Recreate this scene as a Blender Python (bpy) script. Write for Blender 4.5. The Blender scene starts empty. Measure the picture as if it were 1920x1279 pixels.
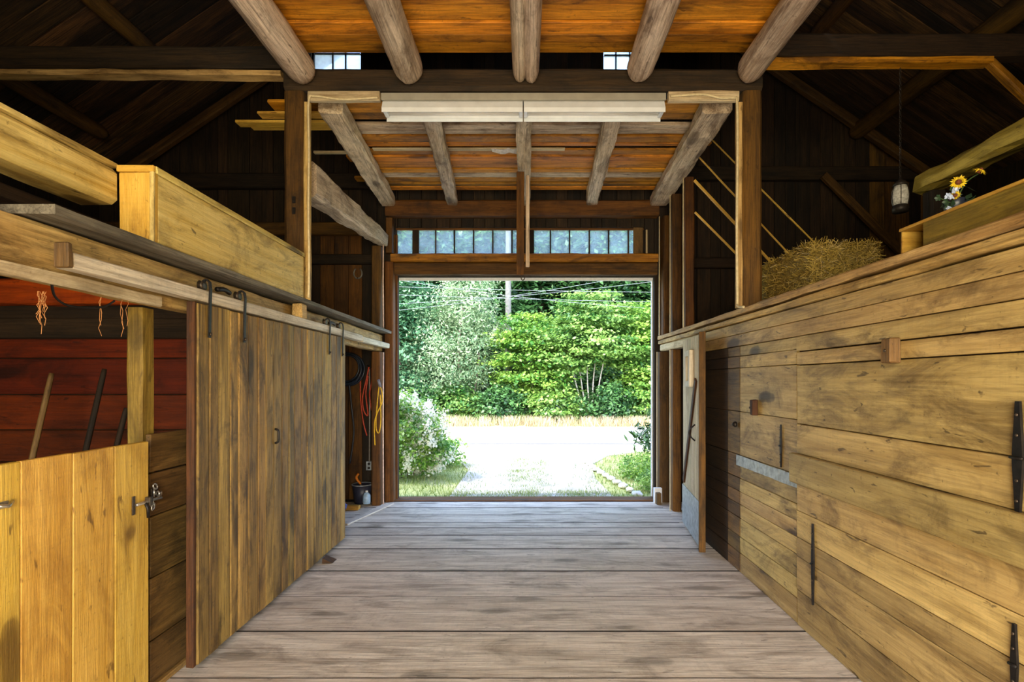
import bpy, bmesh, math, random
import numpy as np
from mathutils import Vector, Matrix, noise
random.seed(7)
RNG = np.random.default_rng(11)
PI = math.pi
SC = bpy.context.scene
COL = SC.collection

# ------------------------------------------------------------------ camera
cam_d = bpy.data.cameras.new('camera')
cam = bpy.data.objects.new('camera', cam_d)
COL.objects.link(cam)
cam.location = (0, 0, 1.6)
cam.rotation_euler = (PI / 2, 0, 0)
cam_d.sensor_width = 36.0
cam_d.lens = 36.0 * 1000.0 / 1920.0
cam_d.shift_x = -(985 - 960) / 1920.0
cam_d.shift_y = (716 - 639.5) / 1920.0
cam_d.clip_end = 300
SC.camera = cam

# ------------------------------------------------------------------ light
world = bpy.data.worlds.new('sky')
SC.world = world
world.use_nodes = True
wn = world.node_tree
wn.nodes.clear()
sky = wn.nodes.new('ShaderNodeTexSky')
sky.sky_type = 'NISHITA'
sky.sun_disc = False
sky.sun_elevation = math.radians(52)
sky.sun_rotation = math.radians(200)
sky.air_density = 1.0
sky.dust_density = 2.5
bg = wn.nodes.new('ShaderNodeBackground')
bg.inputs['Strength'].default_value = 1.3
wo = wn.nodes.new('ShaderNodeOutputWorld')
wn.links.new(sky.outputs[0], bg.inputs[0])
wn.links.new(bg.outputs[0], wo.inputs[0])

sun_d = bpy.data.lights.new('sun', 'SUN')
sun_d.energy = 3.3
sun_d.angle = math.radians(0.6)
sun_d.color = (1.0, 0.95, 0.86)
sun = bpy.data.objects.new('sun', sun_d)
COL.objects.link(sun)
sun.rotation_euler = Vector((0.56, 0.06, -0.83)).to_track_quat('-Z', 'Y').to_euler()


def area(name, loc, aim, sx, sy, power, color):
    d = bpy.data.lights.new(name, 'AREA')
    d.shape = 'RECTANGLE'
    d.size, d.size_y = sx, sy
    d.energy = power
    d.color = color
    o = bpy.data.objects.new(name, d)
    COL.objects.link(o)
    o.location = loc
    o.rotation_euler = (Vector(aim) - Vector(loc)).to_track_quat('-Z', 'Y').to_euler()
    return o


# warm fill lamp added behind the camera to brighten the interior
area('rear_fill_lamp', (0, -2.4, 1.6), (0, 5, 1.85), 3.4, 2.8, 285, (1.0, 0.85, 0.57))

SC.view_settings.view_transform = 'Standard'
SC.view_settings.look = 'None'
SC.view_settings.exposure = 0.5
SC.view_settings.gamma = 1.0
SC.view_settings.use_curve_mapping = False


# ------------------------------------------------------------------ materials
def srgb(c):
    out = []
    for v in c[:3]:
        v = v / 255.0
        out.append(v / 12.92 if v <= 0.04045 else ((v + 0.055) / 1.055) ** 2.4)
    return (*out, 1.0)


class NT:
    def __init__(self, name):
        self.m = bpy.data.materials.new(name)
        self.m.use_nodes = True
        self.t = self.m.node_tree
        self.t.nodes.clear()

    def n(self, typ, **kw):
        nd = self.t.nodes.new(typ)
        for k, v in kw.items():
            if k.startswith('i_'):
                nd.inputs[k[2:].replace('_', ' ')].default_value = v
            elif k.startswith('s'):
                if k[1:].isdigit():
                    nd.inputs[int(k[1:])].default_value = v
                else:
                    setattr(nd, k, v)
            else:
                setattr(nd, k, v)
        return nd

    def l(self, a, b):
        self.t.links.new(a, b)

    def math(self, op, a, b=None, clamp=False):
        nd = self.t.nodes.new('ShaderNodeMath')
        nd.operation = op
        nd.use_clamp = clamp
        for i, v in enumerate((a, b)):
            if v is None:
                continue
            if isinstance(v, (int, float)):
                nd.inputs[i].default_value = v
            else:
                self.l(v, nd.inputs[i])
        return nd.outputs[0]

    def mix(self, f, a, b, blend='MIX'):
        nd = self.t.nodes.new('ShaderNodeMix')
        nd.data_type = 'RGBA'
        nd.blend_type = blend
        for i, v in ((0, f), (6, a), (7, b)):
            if isinstance(v, (int, float)):
                nd.inputs[i].default_value = v
            elif isinstance(v, tuple):
                nd.inputs[i].default_value = v
            else:
                self.l(v, nd.inputs[i])
        return nd.outputs[2]

    def ramp(self, f, stops):
        nd = self.t.nodes.new('ShaderNodeValToRGB')
        e = nd.color_ramp.elements
        while len(e) < len(stops):
            e.new(0.5)
        for i, (p, c) in enumerate(stops):
            e[i].position = p
            e[i].color = c if isinstance(c, tuple) else (c, c, c, 1)
        self.l(f, nd.inputs[0])
        return nd.outputs[0]

    def noise(self, vec, scale, detail=4, rough=0.55, dist=0.0):
        nd = self.t.nodes.new('ShaderNodeTexNoise')
        nd.inputs['Scale'].default_value = scale
        nd.inputs['Detail'].default_value = detail
        nd.inputs['Roughness'].default_value = rough
        nd.inputs['Distortion'].default_value = dist
        if vec is not None:
            self.l(vec, nd.inputs['Vector'])
        return nd.outputs[0]

    def mapping(self, vec, scale):
        nd = self.t.nodes.new('ShaderNodeMapping')
        nd.inputs['Scale'].default_value = scale
        self.l(vec, nd.inputs['Vector'])
        return nd.outputs[0]

    def out(self, shader):
        o = self.t.nodes.new('ShaderNodeOutputMaterial')
        self.l(shader, o.inputs[0])
        return self.m


def objvec(t, spread=60.0):
    tc = t.n('ShaderNodeTexCoord')
    oi = t.n('ShaderNodeObjectInfo')
    cb = t.n('ShaderNodeCombineXYZ')
    r = t.math('MULTIPLY', oi.outputs['Random'], spread)
    for i in range(3):
        t.l(r, cb.inputs[i])
    va = t.n('ShaderNodeVectorMath', operation='ADD')
    t.l(tc.outputs['Object'], va.inputs[0])
    t.l(cb.outputs[0], va.inputs[1])
    return va.outputs[0], oi.outputs['Random']


WOODS = {
    # key: light, mid, stain colour, stain amount, knot amount, fine grain strength, tone spread, roughness
    'floor': ((240, 230, 216), (198, 182, 164), (96, 78, 62), 0.50, 0.62, 0.42, 0.07, 0.5),
    'wall': ((206, 177, 120), (158, 128, 78), (78, 54, 28), 0.72, 1.0, 0.24, 0.28, 0.5),
    'gate': ((220, 178, 96), (190, 144, 64), (130, 88, 36), 0.55, 1.0, 0.12, 0.10, 0.45),
    'slide': ((184, 148, 88), (118, 89, 48), (50, 35, 20), 0.85, 0.7, 0.6, 0.25, 0.6),
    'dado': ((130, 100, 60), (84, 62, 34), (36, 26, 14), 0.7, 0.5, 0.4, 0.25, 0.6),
    'edge': ((98, 60, 30), (52, 28, 13), (26, 14, 7), 0.7, 0.2, 0.5, 0.1, 0.7),
    'red': ((112, 44, 18), (80, 28, 10), (34, 13, 6), 0.6, 0.8, 0.3, 0.28, 0.6),
    'redb': ((196, 88, 38), (150, 60, 24), (60, 24, 10), 0.4, 0.6, 0.3, 0.1, 0.6),
    'grime_shade': ((62, 42, 24), (32, 21, 12), (12, 8, 5), 0.6, 0.4, 0.5, 0.12, 0.75),
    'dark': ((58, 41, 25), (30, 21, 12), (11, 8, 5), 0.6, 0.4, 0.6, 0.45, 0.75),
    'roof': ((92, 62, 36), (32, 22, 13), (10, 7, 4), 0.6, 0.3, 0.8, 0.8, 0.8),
    'post': ((108, 74, 34), (66, 43, 18), (28, 18, 8), 0.65, 0.5, 0.5, 0.2, 0.7),
    'jamb': ((124, 80, 36), (80, 48, 20), (36, 21, 9), 0.6, 0.5, 0.45, 0.2, 0.7),
    'ceil': ((222, 150, 68), (160, 98, 38), (60, 34, 14), 0.75, 0.8, 0.5, 0.38, 0.55),
    'log': ((230, 208, 184), (176, 146, 120), (96, 70, 50), 0.75, 0.9, 0.6, 0.10, 0.65),
    'hewn': ((236, 214, 186), (182, 152, 120), (92, 66, 44), 0.75, 0.8, 0.55, 0.12, 0.65),
    'header': ((218, 184, 126), (168, 130, 78), (82, 58, 32), 0.75, 0.8, 0.45, 0.1, 0.6),
    'grey': ((140, 132, 116), (98, 90, 76), (54, 48, 40), 0.5, 0.3, 0.55, 0.1, 0.75),
    'yellow': ((234, 214, 146), (192, 160, 82), (98, 74, 32), 0.75, 1.0, 0.2, 0.08, 0.5),
    'white': ((238, 228, 206), (204, 188, 160), (120, 100, 74), 0.5, 0.2, 0.4, 0.05, 0.6),
    'pale': ((222, 206, 172), (188, 164, 126), (118, 96, 66), 0.5, 0.3, 0.4, 0.1, 0.7),
    'box': ((168, 142, 70), (122, 98, 42), (66, 50, 22), 0.6, 0.6, 0.35, 0.1, 0.65),
}
_mc = {}


def wood(key, axis='X'):
    if (key, axis) in _mc:
        return _mc[(key, axis)]
    light, mid, stain, st_amt, kn_amt, grain, spread, rough = WOODS[key]
    t = NT(f'wood_{key}_{axis.lower()}')
    vec, rnd = objvec(t)
    ax = 'XYZ'.index(axis)

    def sc(along, across):
        v = [across] * 3
        v[ax] = along
        return t.mapping(vec, tuple(v))
    g1 = t.noise(sc(0.30, 3.6), 2.6, 6, 0.66, 1.2)
    g2 = t.noise(sc(1.3, 44.0), 2.2, 5, 0.75, 0.4)
    g3 = t.noise(sc(0.45, 15.0), 2.0, 4, 0.6, 0.8)
    st = t.noise(sc(0.75, 1.9), 2.1, 7, 0.72, 0.9)
    st2 = t.noise(sc(0.9, 2.6), 2.0, 6, 0.66, 1.0)
    spk = t.noise(vec, 38.0, 3, 0.6)
    base = t.ramp(g1, [(0.30, srgb(mid)), (0.66, srgb(light))])
    fine = t.ramp(g2, [(0.34, 1.0 - grain), (0.56, 1.0)])
    base = t.mix(1.0, base, fine, 'MULTIPLY')
    lines = t.math('MULTIPLY', t.ramp(g3, [(0.36, 1.0), (0.43, 0.0)]), 0.06 + 0.75 * grain)
    base = t.mix(lines, base, srgb(stain))
    stm = t.math('MULTIPLY', t.ramp(st, [(0.50, 0.0), (0.66, 1.0)]), st_amt)
    base = t.mix(stm, base, srgb(stain))
    stm2 = t.math('MULTIPLY', t.ramp(st2, [(0.53, 0.0), (0.66, 1.0)]), st_amt * 0.6)
    base = t.mix(stm2, base, srgb(stain))
    saw = t.ramp(t.noise(sc(26.0, 1.6), 2.0, 3, 0.7, 0.3), [(0.34, 0.80), (0.50, 1.0)])
    base = t.mix(0.3, base, saw, 'MULTIPLY')
    spm = t.math('MULTIPLY', t.ramp(spk, [(0.66, 0.0), (0.72, 1.0)]), st_amt * 0.6)
    base = t.mix(spm, base, srgb(tuple(c * 0.7 for c in stain)))
    dent = t.math('MULTIPLY', t.ramp(t.noise(sc(5.0, 17.0), 1.5, 3, 0.55, 0.5), [(0.66, 0.0), (0.71, 1.0)]), kn_amt * 0.75)
    base = t.mix(dent, base, srgb(tuple(c * 0.7 for c in stain)))
    # knots, stretched along the grain
    vo = t.n('ShaderNodeTexVoronoi')
    vo.inputs['Scale'].default_value = 1.0
    wob = t.n('ShaderNodeVectorMath', operation='ADD')
    t.l(sc(1.25, 3.6), wob.inputs[0])
    nz = t.n('ShaderNodeTexNoise')
    nz.inputs['Scale'].default_value = 5.0
    t.l(vec, nz.inputs['Vector'])
    sv = t.n('ShaderNodeVectorMath', operation='SCALE')
    sv.inputs['Scale'].default_value = 0.22
    t.l(nz.outputs['Color'], sv.inputs[0])
    t.l(sv.outputs[0], wob.inputs[1])
    t.l(wob.outputs[0], vo.inputs['Vector'])
    kn = t.math('MULTIPLY', t.ramp(vo.outputs['Distance'], [(0.11, 1.0), (0.16, 0.8), (0.185, 0.28), (0.30, 0.0)]), kn_amt * 0.9)
    base = t.mix(kn, base, srgb(tuple(c * 0.72 for c in stain)))
    hs = t.n('ShaderNodeHueSaturation')
    mr = t.n('ShaderNodeMapRange')
    mr.inputs['To Min'].default_value = 1.0 - spread
    mr.inputs['To Max'].default_value = 1.0 + spread
    t.l(rnd, mr.inputs['Value'])
    t.l(mr.outputs[0], hs.inputs['Value'])
    r2 = t.math('FRACT', t.math('MULTIPLY', rnd, 17.31))
    mh = t.n('ShaderNodeMapRange')
    mh.inputs['To Min'].default_value = 0.5 - 0.004
    mh.inputs['To Max'].default_value = 0.5 + 0.012
    t.l(r2, mh.inputs['Value'])
    t.l(mh.outputs[0], hs.inputs['Hue'])
    hs.inputs['Saturation'].default_value = 1.0 if key in ('floor', 'log', 'hewn', 'grey', 'white') else 1.06
    t.l(base, hs.inputs['Color'])
    bp = t.n('ShaderNodeBump')
    bp.inputs['Strength'].default_value = 0.6
    bp.inputs['Distance'].default_value = 0.012
    t.l(t.math('ADD', t.math('MULTIPLY', g2, 0.6), g1), bp.inputs['Height'])
    b = t.n('ShaderNodeBsdfPrincipled')
    b.inputs['Roughness'].default_value = rough
    b.inputs['Specular IOR Level'].default_value = 0.35
    t.l(hs.outputs[0], b.inputs['Base Color'])
    t.l(bp.outputs[0], b.inputs['Normal'])
    _mc[(key, axis)] = t.out(b.outputs[0])
    return _mc[(key, axis)]


def plain(name, col, rough=0.6, metal=0.0, var=0.15, scale=30.0, bump=0.0):
    if name in _mc:
        return _mc[name]
    t = NT(name)
    vec, rnd = objvec(t)
    nz = t.noise(vec, scale, 4)
    c = t.ramp(nz, [(0.25, srgb(tuple(v * (1 - var) for v in col))), (0.75, srgb(tuple(min(255, v * (1 + var)) for v in col)))])
    b = t.n('ShaderNodeBsdfPrincipled')
    b.inputs['Roughness'].default_value = rough
    b.inputs['Metallic'].default_value = metal
    t.l(c, b.inputs['Base Color'])
    if bump:
        bp = t.n('ShaderNodeBump')
        bp.inputs['Strength'].default_value = bump
        bp.inputs['Distance'].default_value = 0.02
        t.l(nz, bp.inputs['Height'])
        t.l(bp.outputs[0], b.inputs['Normal'])
    _mc[name] = t.out(b.outputs[0])
    return _mc[name]


def leafmat(name, c0, c1, trans=0.35):
    t = NT(name)
    at = t.n('ShaderNodeAttribute', attribute_name='tint')
    c = t.ramp(at.outputs['Fac'], [(0.0, srgb(c0)), (1.0, srgb(c1))])
    d = t.n('ShaderNodeBsdfPrincipled')
    d.inputs['Roughness'].default_value = 0.42
    tr = t.n('ShaderNodeBsdfTranslucent')
    t.l(c, d.inputs['Base Color'])
    t.l(c, tr.inputs['Color'])
    mx = t.n('ShaderNodeMixShader')
    mx.inputs[0].default_value = trans
    t.l(d.outputs[0], mx.inputs[1])
    t.l(tr.outputs[0], mx.inputs[2])
    return t.out(mx.outputs[0])


def dusty_glass(name, dust, col):
    t = NT(name)
    vec, rnd = objvec(t)
    nz = t.noise(vec, 3.5, 4, 0.6)
    f = t.ramp(nz, [(0.3, dust * 0.6), (0.75, min(1.0, dust * 1.4))])
    tr = t.n('ShaderNodeBsdfTransparent')
    tr.inputs[0].default_value = (0.93, 0.97, 1.0, 1)
    d = t.n('ShaderNodeBsdfTranslucent')
    d.inputs[0].default_value = srgb(col)
    mx = t.n('ShaderNodeMixShader')
    t.l(f, mx.inputs[0])
    t.l(tr.outputs[0], mx.inputs[1])
    t.l(d.outputs[0], mx.inputs[2])
    gl = t.n('ShaderNodeBsdfGlossy')
    gl.inputs['Roughness'].default_value = 0.08
    m2 = t.n('ShaderNodeMixShader')
    m2.inputs[0].default_value = 0.05
    t.l(mx.outputs[0], m2.inputs[1])
    t.l(gl.outputs[0], m2.inputs[2])
    return t.out(m2.outputs[0])


IRON = plain('black_iron', (38, 34, 32), 0.5, 0.7, 0.3, 40)
RUST = plain('dark_steel', (74, 64, 54), 0.5, 0.75, 0.3, 60)
STEEL = plain('bright_steel', (190, 186, 178), 0.3, 0.9, 0.15, 60)
GALV = plain('galvanised_sheet', (150, 156, 158), 0.45, 0.35, 0.22, 25)
WHITE = plain('white_enamel', (226, 232, 238), 0.35, 0.0, 0.04, 8)
CHANNEL = plain('grey_enamel', (150, 146, 134), 0.5, 0.0, 0.08, 8)
TUBE = plain('white_tube_glass', (244, 244, 240), 0.2, 0.0, 0.02, 8)
PAINT = plain('white_paint', (226, 228, 230), 0.5, 0.0, 0.05, 20)
CABLE = plain('cable_sheath', (206, 190, 150), 0.55, 0.0, 0.1, 30)
GLASS = dusty_glass('dusty_glass', 0.20, (196, 214, 226))
GLASS2 = dusty_glass('dusty_gable_glass', 0.5, (220, 226, 240))


# ------------------------------------------------------------------ object helpers
WL = {}


def link(name, me, mat=None, loc=(0, 0, 0), parent=None, rot=None):
    o = bpy.data.objects.new(name, me)
    COL.objects.link(o)
    loc = Vector(loc)
    WL[o.name] = loc.copy()
    if parent is not None:
        o.parent = parent
        loc = loc - WL[parent.name]
    o.location = loc
    if rot is not None:
        o.rotation_euler = rot
    if mat is not None and me is not None:
        if len(me.materials) == 0:
            me.materials.append(mat)
    return o


def empty(name, loc, label=None, cat=None, group=None, kind=None):
    o = link(name, None, None, loc)
    o.empty_display_size = 0.1
    return tag(o, label, cat, group, kind)


def tag(o, label=None, cat=None, group=None, kind=None):
    for k, v in (('label', label), ('category', cat), ('group', group), ('kind', kind)):
        if v:
            o[k] = v
    return o


def bm_mesh(bm, name, smooth=False):
    me = bpy.data.meshes.new(name)
    bm.normal_update()
    bm.to_mesh(me)
    bm.free()
    if smooth:
        me.polygons.foreach_set('use_smooth', [True] * len(me.polygons))
    return me


def bm_box(bm, c, d, bev=0.0, jit=0.0, M=None):
    r = bmesh.ops.create_cube(bm, size=1.0)
    vs = r['verts']
    for v in vs:
        v.co = Vector((v.co.x * d[0], v.co.y * d[1], v.co.z * d[2]))
        if jit:
            v.co += Vector((random.uniform(-jit, jit), random.uniform(-jit, jit), random.uniform(-jit, jit)))
    if bev:
        es = list({e for v in vs for e in v.link_edges})
        b = bmesh.ops.bevel(bm, geom=es, offset=bev, segments=1, affect='EDGES')
        vs = list({v for f in b['faces'] for v in f.verts} | {v for v in vs if v.is_valid})
    for v in vs:
        if M is not None:
            v.co = M @ v.co
        v.co += Vector(c)
    return vs


def box(name, x0, x1, y0, y1, z0, z1, key, parent=None, jit=0.0, bev=0.003, axis=None):
    """Board or block: one bevelled mesh, origin at its centre, grain along its longest side."""
    c = Vector(((x0 + x1) / 2, (y0 + y1) / 2, (z0 + z1) / 2))
    d = (x1 - x0, y1 - y0, z1 - z0)
    bm = bmesh.new()
    bm_box(bm, (0, 0, 0), d, min(bev, min(d) * 0.3), jit)
    me = bm_mesh(bm, name)
    if isinstance(key, str):
        ax = axis or 'XYZ'[max(range(3), key=lambda i: d[i])]
        mat = wood(key, ax)
    else:
        mat = key
    return link(name, me, mat, c, parent)


def frame_from(p0, p1, roll=0.0):
    p0, p1 = Vector(p0), Vector(p1)
    x = (p1 - p0).normalized()
    up = Vector((0, 0, 1)) if abs(x.z) < 0.95 else Vector((0, 1, 0))
    y = up.cross(x).normalized()
    z = x.cross(y)
    M = Matrix((x, y, z)).transposed()
    if roll:
        M = M @ Matrix.Rotation(roll, 3, 'X')
    return M


def timber(name, p0, p1, w, h, key, parent=None, rough=0.006, bow=0.0, taper=1.0, roll=0.0, segs=None, chamfer=0.14):
    """Hewn square timber from p0 to p1 (axis), width w, height h, wavy chamfered faces, grain along local X."""
    p0, p1 = Vector(p0), Vector(p1)
    L = (p1 - p0).length
    n = segs or max(4, int(L / 0.16))
    bm = bmesh.new()
    rings = []
    seed = Vector((random.uniform(0, 99), random.uniform(0, 99), 0))
    for i in range(n + 1):
        f = i / n
        x = -L / 2 + L * f
        s = 1 + (taper - 1) * f
        a, b = w / 2 * s, h / 2 * s
        ch = min(a, b) * chamfer * 2
        prof = [(a, b - ch), (a - ch, b), (-a + ch, b), (-a, b - ch), (-a, -b + ch), (-a + ch, -b), (a - ch, -b), (a, -b + ch)]
        ring = []
        for k, (yy, zz) in enumerate(prof):
            q = noise.noise_vector(seed + Vector((x * 2.6, k * 1.7, 0)))
            q2 = noise.noise_vector(seed + Vector((x * 9.0, k * 5.1, 7)))
            off = q * rough * 1.6 + q2 * rough
            ring.append(bm.verts.new((x, yy + off.y, zz + off.z + bow * math.sin(PI * f))))
        rings.append(ring)
    for i in range(n):
        for k in range(8):
            bm.faces.new((rings[i][k], rings[i + 1][k], rings[i + 1][(k + 1) % 8], rings[i][(k + 1) % 8]))
    bm.faces.new(rings[0])
    bm.faces.new(list(reversed(rings[-1])))
    bmesh.ops.recalc_face_normals(bm, faces=bm.faces)
    me = bm_mesh(bm, name)
    M = frame_from(p0, p1, roll)
    return link(name, me, wood(key, 'X') if isinstance(key, str) else key, (p0 + p1) / 2, parent, M.to_euler())


def log(name, p0, p1, r0, r1, key, parent=None, sides=16, sq=1.0, rough=0.05, round_end=0.5, bow=0.0):
    """Peeled log with a knobbly surface and rounded ends, grain along local X."""
    p0, p1 = Vector(p0), Vector(p1)
    L = (p1 - p0).length
    n = max(8, int(L / 0.09))
    seed = Vector((random.uniform(0, 99), random.uniform(0, 99), 0))
    bm = bmesh.new()
    rings = []
    stations = [(0.0, 0.55), (0.03, 0.82)] + [(0.09 + (L - 0.18) * i / n, 1.0) for i in range(n + 1)] + [(L - 0.03, 0.86), (L, 0.62)]
    for (d, k) in stations:
        f = d / L
        r = (r0 + (r1 - r0) * f) * (1 - (1 - k) * round_end * 1.6)
        ring = []
        for s in range(sides):
            a = 2 * PI * s / sides
            q = noise.noise(seed + Vector((d * 1.4, math.cos(a) * 1.3, math.sin(a) * 1.3)))
            q2 = noise.noise(seed + Vector((d * 7.0, math.cos(a) * 4, math.sin(a) * 4)))
            rr = r * (1 + rough * q * 1.8 + rough * 0.7 * q2)
            ring.append(bm.verts.new((d - L / 2, rr * math.cos(a), rr * math.sin(a) * sq + bow * math.sin(PI * f))))
        rings.append(ring)
    for i in range(len(rings) - 1):
        for s in range(sides):
            bm.faces.new((rings[i][s], rings[i + 1][s], rings[i + 1][(s + 1) % sides], rings[i][(s + 1) % sides]))
    bm.faces.new(rings[0])
    bm.faces.new(list(reversed(rings[-1])))
    bmesh.ops.recalc_face_normals(bm, faces=bm.faces)
    me = bm_mesh(bm, name, True)
    return link(name, me, wood(key, 'X') if isinstance(key, str) else key, (p0 + p1) / 2, parent, frame_from(p0, p1).to_euler())


def bm_tube(bm, pts, r, sides=6, closed=False):
    pts = [Vector(p) for p in pts]
    n = len(pts)
    rings = []
    prev = None
    for i, p in enumerate(pts):
        a = pts[(i - 1) % n] if closed or i > 0 else p
        b = pts[(i + 1) % n] if closed or i < n - 1 else p
        t = (b - a).normalized()
        if prev is None:
            up = Vector((0, 0, 1)) if abs(t.z) < 0.9 else Vector((1, 0, 0))
            u = up.cross(t).normalized()
        else:
            u = (prev - t * prev.dot(t)).normalized()
        prev = u
        v = t.cross(u)
        rr = r(i / max(1, n - 1)) if callable(r) else r
        rings.append([bm.verts.new(p + u * rr * math.cos(2 * PI * k / sides) + v * rr * math.sin(2 * PI * k / sides)) for k in range(sides)])
    m = n if closed else n - 1
    for i in range(m):
        A, B = rings[i], rings[(i + 1) % n]
        for k in range(sides):
            bm.faces.new((A[k], A[(k + 1) % sides], B[(k + 1) % sides], B[k]))
    if not closed:
        bm.faces.new(list(reversed(rings[0])))
        bm.faces.new(rings[-1])


def smooth_path(pts, k=6):
    pts = [Vector(p) for p in pts]
    out = []
    for i in range(len(pts) - 1):
        p0 = pts[max(0, i - 1)]
        p1, p2 = pts[i], pts[i + 1]
        p3 = pts[min(len(pts) - 1, i + 2)]
        for j in range(k):
            t = j / k
            out.append(0.5 * ((2 * p1) + (p2 - p0) * t + (2 * p0 - 5 * p1 + 4 * p2 - p3) * t * t + (3 * p1 - p0 - 3 * p2 + p3) * t ** 3))
    out.append(pts[-1])
    return out


def tube(name, pts, r, mat, parent=None, sides=6, closed=False, smooth=0):
    if smooth:
        pts = smooth_path(pts, smooth)
    pts = [Vector(p) for p in pts]
    c = sum(pts, Vector()) / len(pts)
    bm = bmesh.new()
    bm_tube(bm, [p - c for p in pts], r, sides, closed)
    return link(name, bm_mesh(bm, name, True), mat, c, parent)


def lathe(name, prof, loc, mat, parent=None, sides=16, smooth=True, rot=None):
    bm = bmesh.new()
    rings = []
    for (r, z) in prof:
        rings.append([bm.verts.new((max(r, 1e-4) * math.cos(2 * PI * k / sides), max(r, 1e-4) * math.sin(2 * PI * k / sides), z)) for k in range(sides)])
    for i in range(len(rings) - 1):
        for k in range(sides):
            bm.faces.new((rings[i][k], rings[i][(k + 1) % sides], rings[i + 1][(k + 1) % sides], rings[i + 1][k]))
    bm.faces.new(list(reversed(rings[0])))
    bm.faces.new(rings[-1])
    bmesh.ops.recalc_face_normals(bm, faces=bm.faces)
    return link(name, bm_mesh(bm, name, smooth), mat, loc, parent, rot)


def px(x, y, Y):
    """Point at depth Y seen at photo pixel (x, y)."""
    return Vector(((x - 985) * Y / 1000.0, Y, 1.6 + (716 - y) * Y / 1000.0))


def rj(a):
    return random.uniform(-a, a)


# ------------------------------------------------------------------ ground outside
GZ = -0.12


def ground_mat():
    t = NT('lawn_soil')
    tc = t.n('ShaderNodeTexCoord')
    v = tc.outputs['Object']
    a = t.noise(v, 1.1, 6, 0.6)
    b = t.noise(v, 14.0, 5, 0.7)
    c = t.ramp(a, [(0.35, srgb((122, 140, 70))), (0.55, srgb((160, 166, 96))), (0.7, srgb((188, 178, 136)))])
    c = t.mix(0.45, c, t.ramp(b, [(0.3, srgb((84, 98, 46))), (0.7, srgb((204, 200, 150)))]), 'MIX')
    p = t.n('ShaderNodeBsdfPrincipled')
    p.inputs['Roughness'].default_value = 0.9
    t.l(c, p.inputs['Base Color'])
    return t.out(p.outputs[0])


def gravel_mat(name, c0, c1, sc):
    t = NT(name)
    tc = t.n('ShaderNodeTexCoord')
    v = tc.outputs['Object']
    a = t.noise(v, sc, 6, 0.7)
    b = t.noise(v, 1.3, 4, 0.6)
    c = t.ramp(a, [(0.32, srgb(c0)), (0.6, srgb(c1))])
    c = t.mix(t.ramp(b, [(0.45, 0.0), (0.7, 0.5)]), c, srgb(tuple(x * 0.86 for x in c0)))
    p = t.n('ShaderNodeBsdfPrincipled')
    p.inputs['Roughness'].default_value = 0.9
    t.l(c, p.inputs['Base Color'])
    bp = t.n('ShaderNodeBump')
    bp.inputs['Strength'].default_value = 0.6
    bp.inputs['Distance'].default_value = 0.03
    t.l(a, bp.inputs['Height'])
    t.l(bp.outputs[0], p.inputs['Normal'])
    return t.out(p.outputs[0])


def sheet(name, outline, z, thick, mat, label, cat):
    bm = bmesh.new()
    c = Vector((sum(p[0] for p in outline) / len(outline), sum(p[1] for p in outline) / len(outline), z))
    top = [bm.verts.new((p[0] - c.x, p[1] - c.y, 0)) for p in outline]
    bot = [bm.verts.new((p[0] - c.x, p[1] - c.y, -thick)) for p in outline]
    bm.faces.new(top)
    bm.faces.new(list(reversed(bot)))
    n = len(top)
    for i in range(n):
        bm.faces.new((top[i], bot[i], bot[(i + 1) % n], top[(i + 1) % n]))
    bmesh.ops.recalc_face_normals(bm, faces=bm.faces)
    return tag(link(name, bm_mesh(bm, name), mat, c), label, cat, None, 'structure')


sheet('ground', [(-60, 7.42), (60, 7.42), (60, 70), (-60, 70)], GZ - 0.02, 0.1, ground_mat(), 'grassy ground outside the barn doorway', 'ground')
drive = [(-1.15, 7.43), (1.35, 7.43), (1.25, 9.5), (1.35, 11.0), (1.9, 12.4), (3.4, 13.6), (6.5, 14.6), (-5.0, 14.6), (-2.6, 13.4), (-1.55, 12.0), (-1.1, 10.4)]
sheet('path_driveway', drive, GZ, 0.06, gravel_mat('pale_gravel', (146, 140, 126), (196, 190, 176), 22.0), 'pale gravel driveway leading from the barn to the road', 'driveway')
sheet('road', [(-60, 14.62), (60, 14.62), (60, 20.3), (-60, 20.3)], GZ + 0.005, 0.06, gravel_mat('sunlit_asphalt', (150, 147, 148), (170, 167, 168), 40.0), 'sunlit grey road crossing in front of the trees', 'road')
box('road_line', -60, 60, 14.64, 14.95, GZ + 0.002, GZ + 0.010, plain('old_tar_line', (96, 94, 96), 0.9), None)
tag(bpy.data.objects['road_line'], 'dark tar line along the edge of the road', 'line', None, 'structure')


# ------------------------------------------------------------------ barn shell
DOOR_L, DOOR_R, DOOR_T = -1.735, 1.752, 3.03
EAVE_X, RIDGE_Z, SLOPE = 5.8, 8.15, 0.68
YB, YF = -2.6, 7.25          # rear wall, inner face of the doorway wall


def roof_z(x):
    return RIDGE_Z - SLOPE * abs(x)


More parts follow.
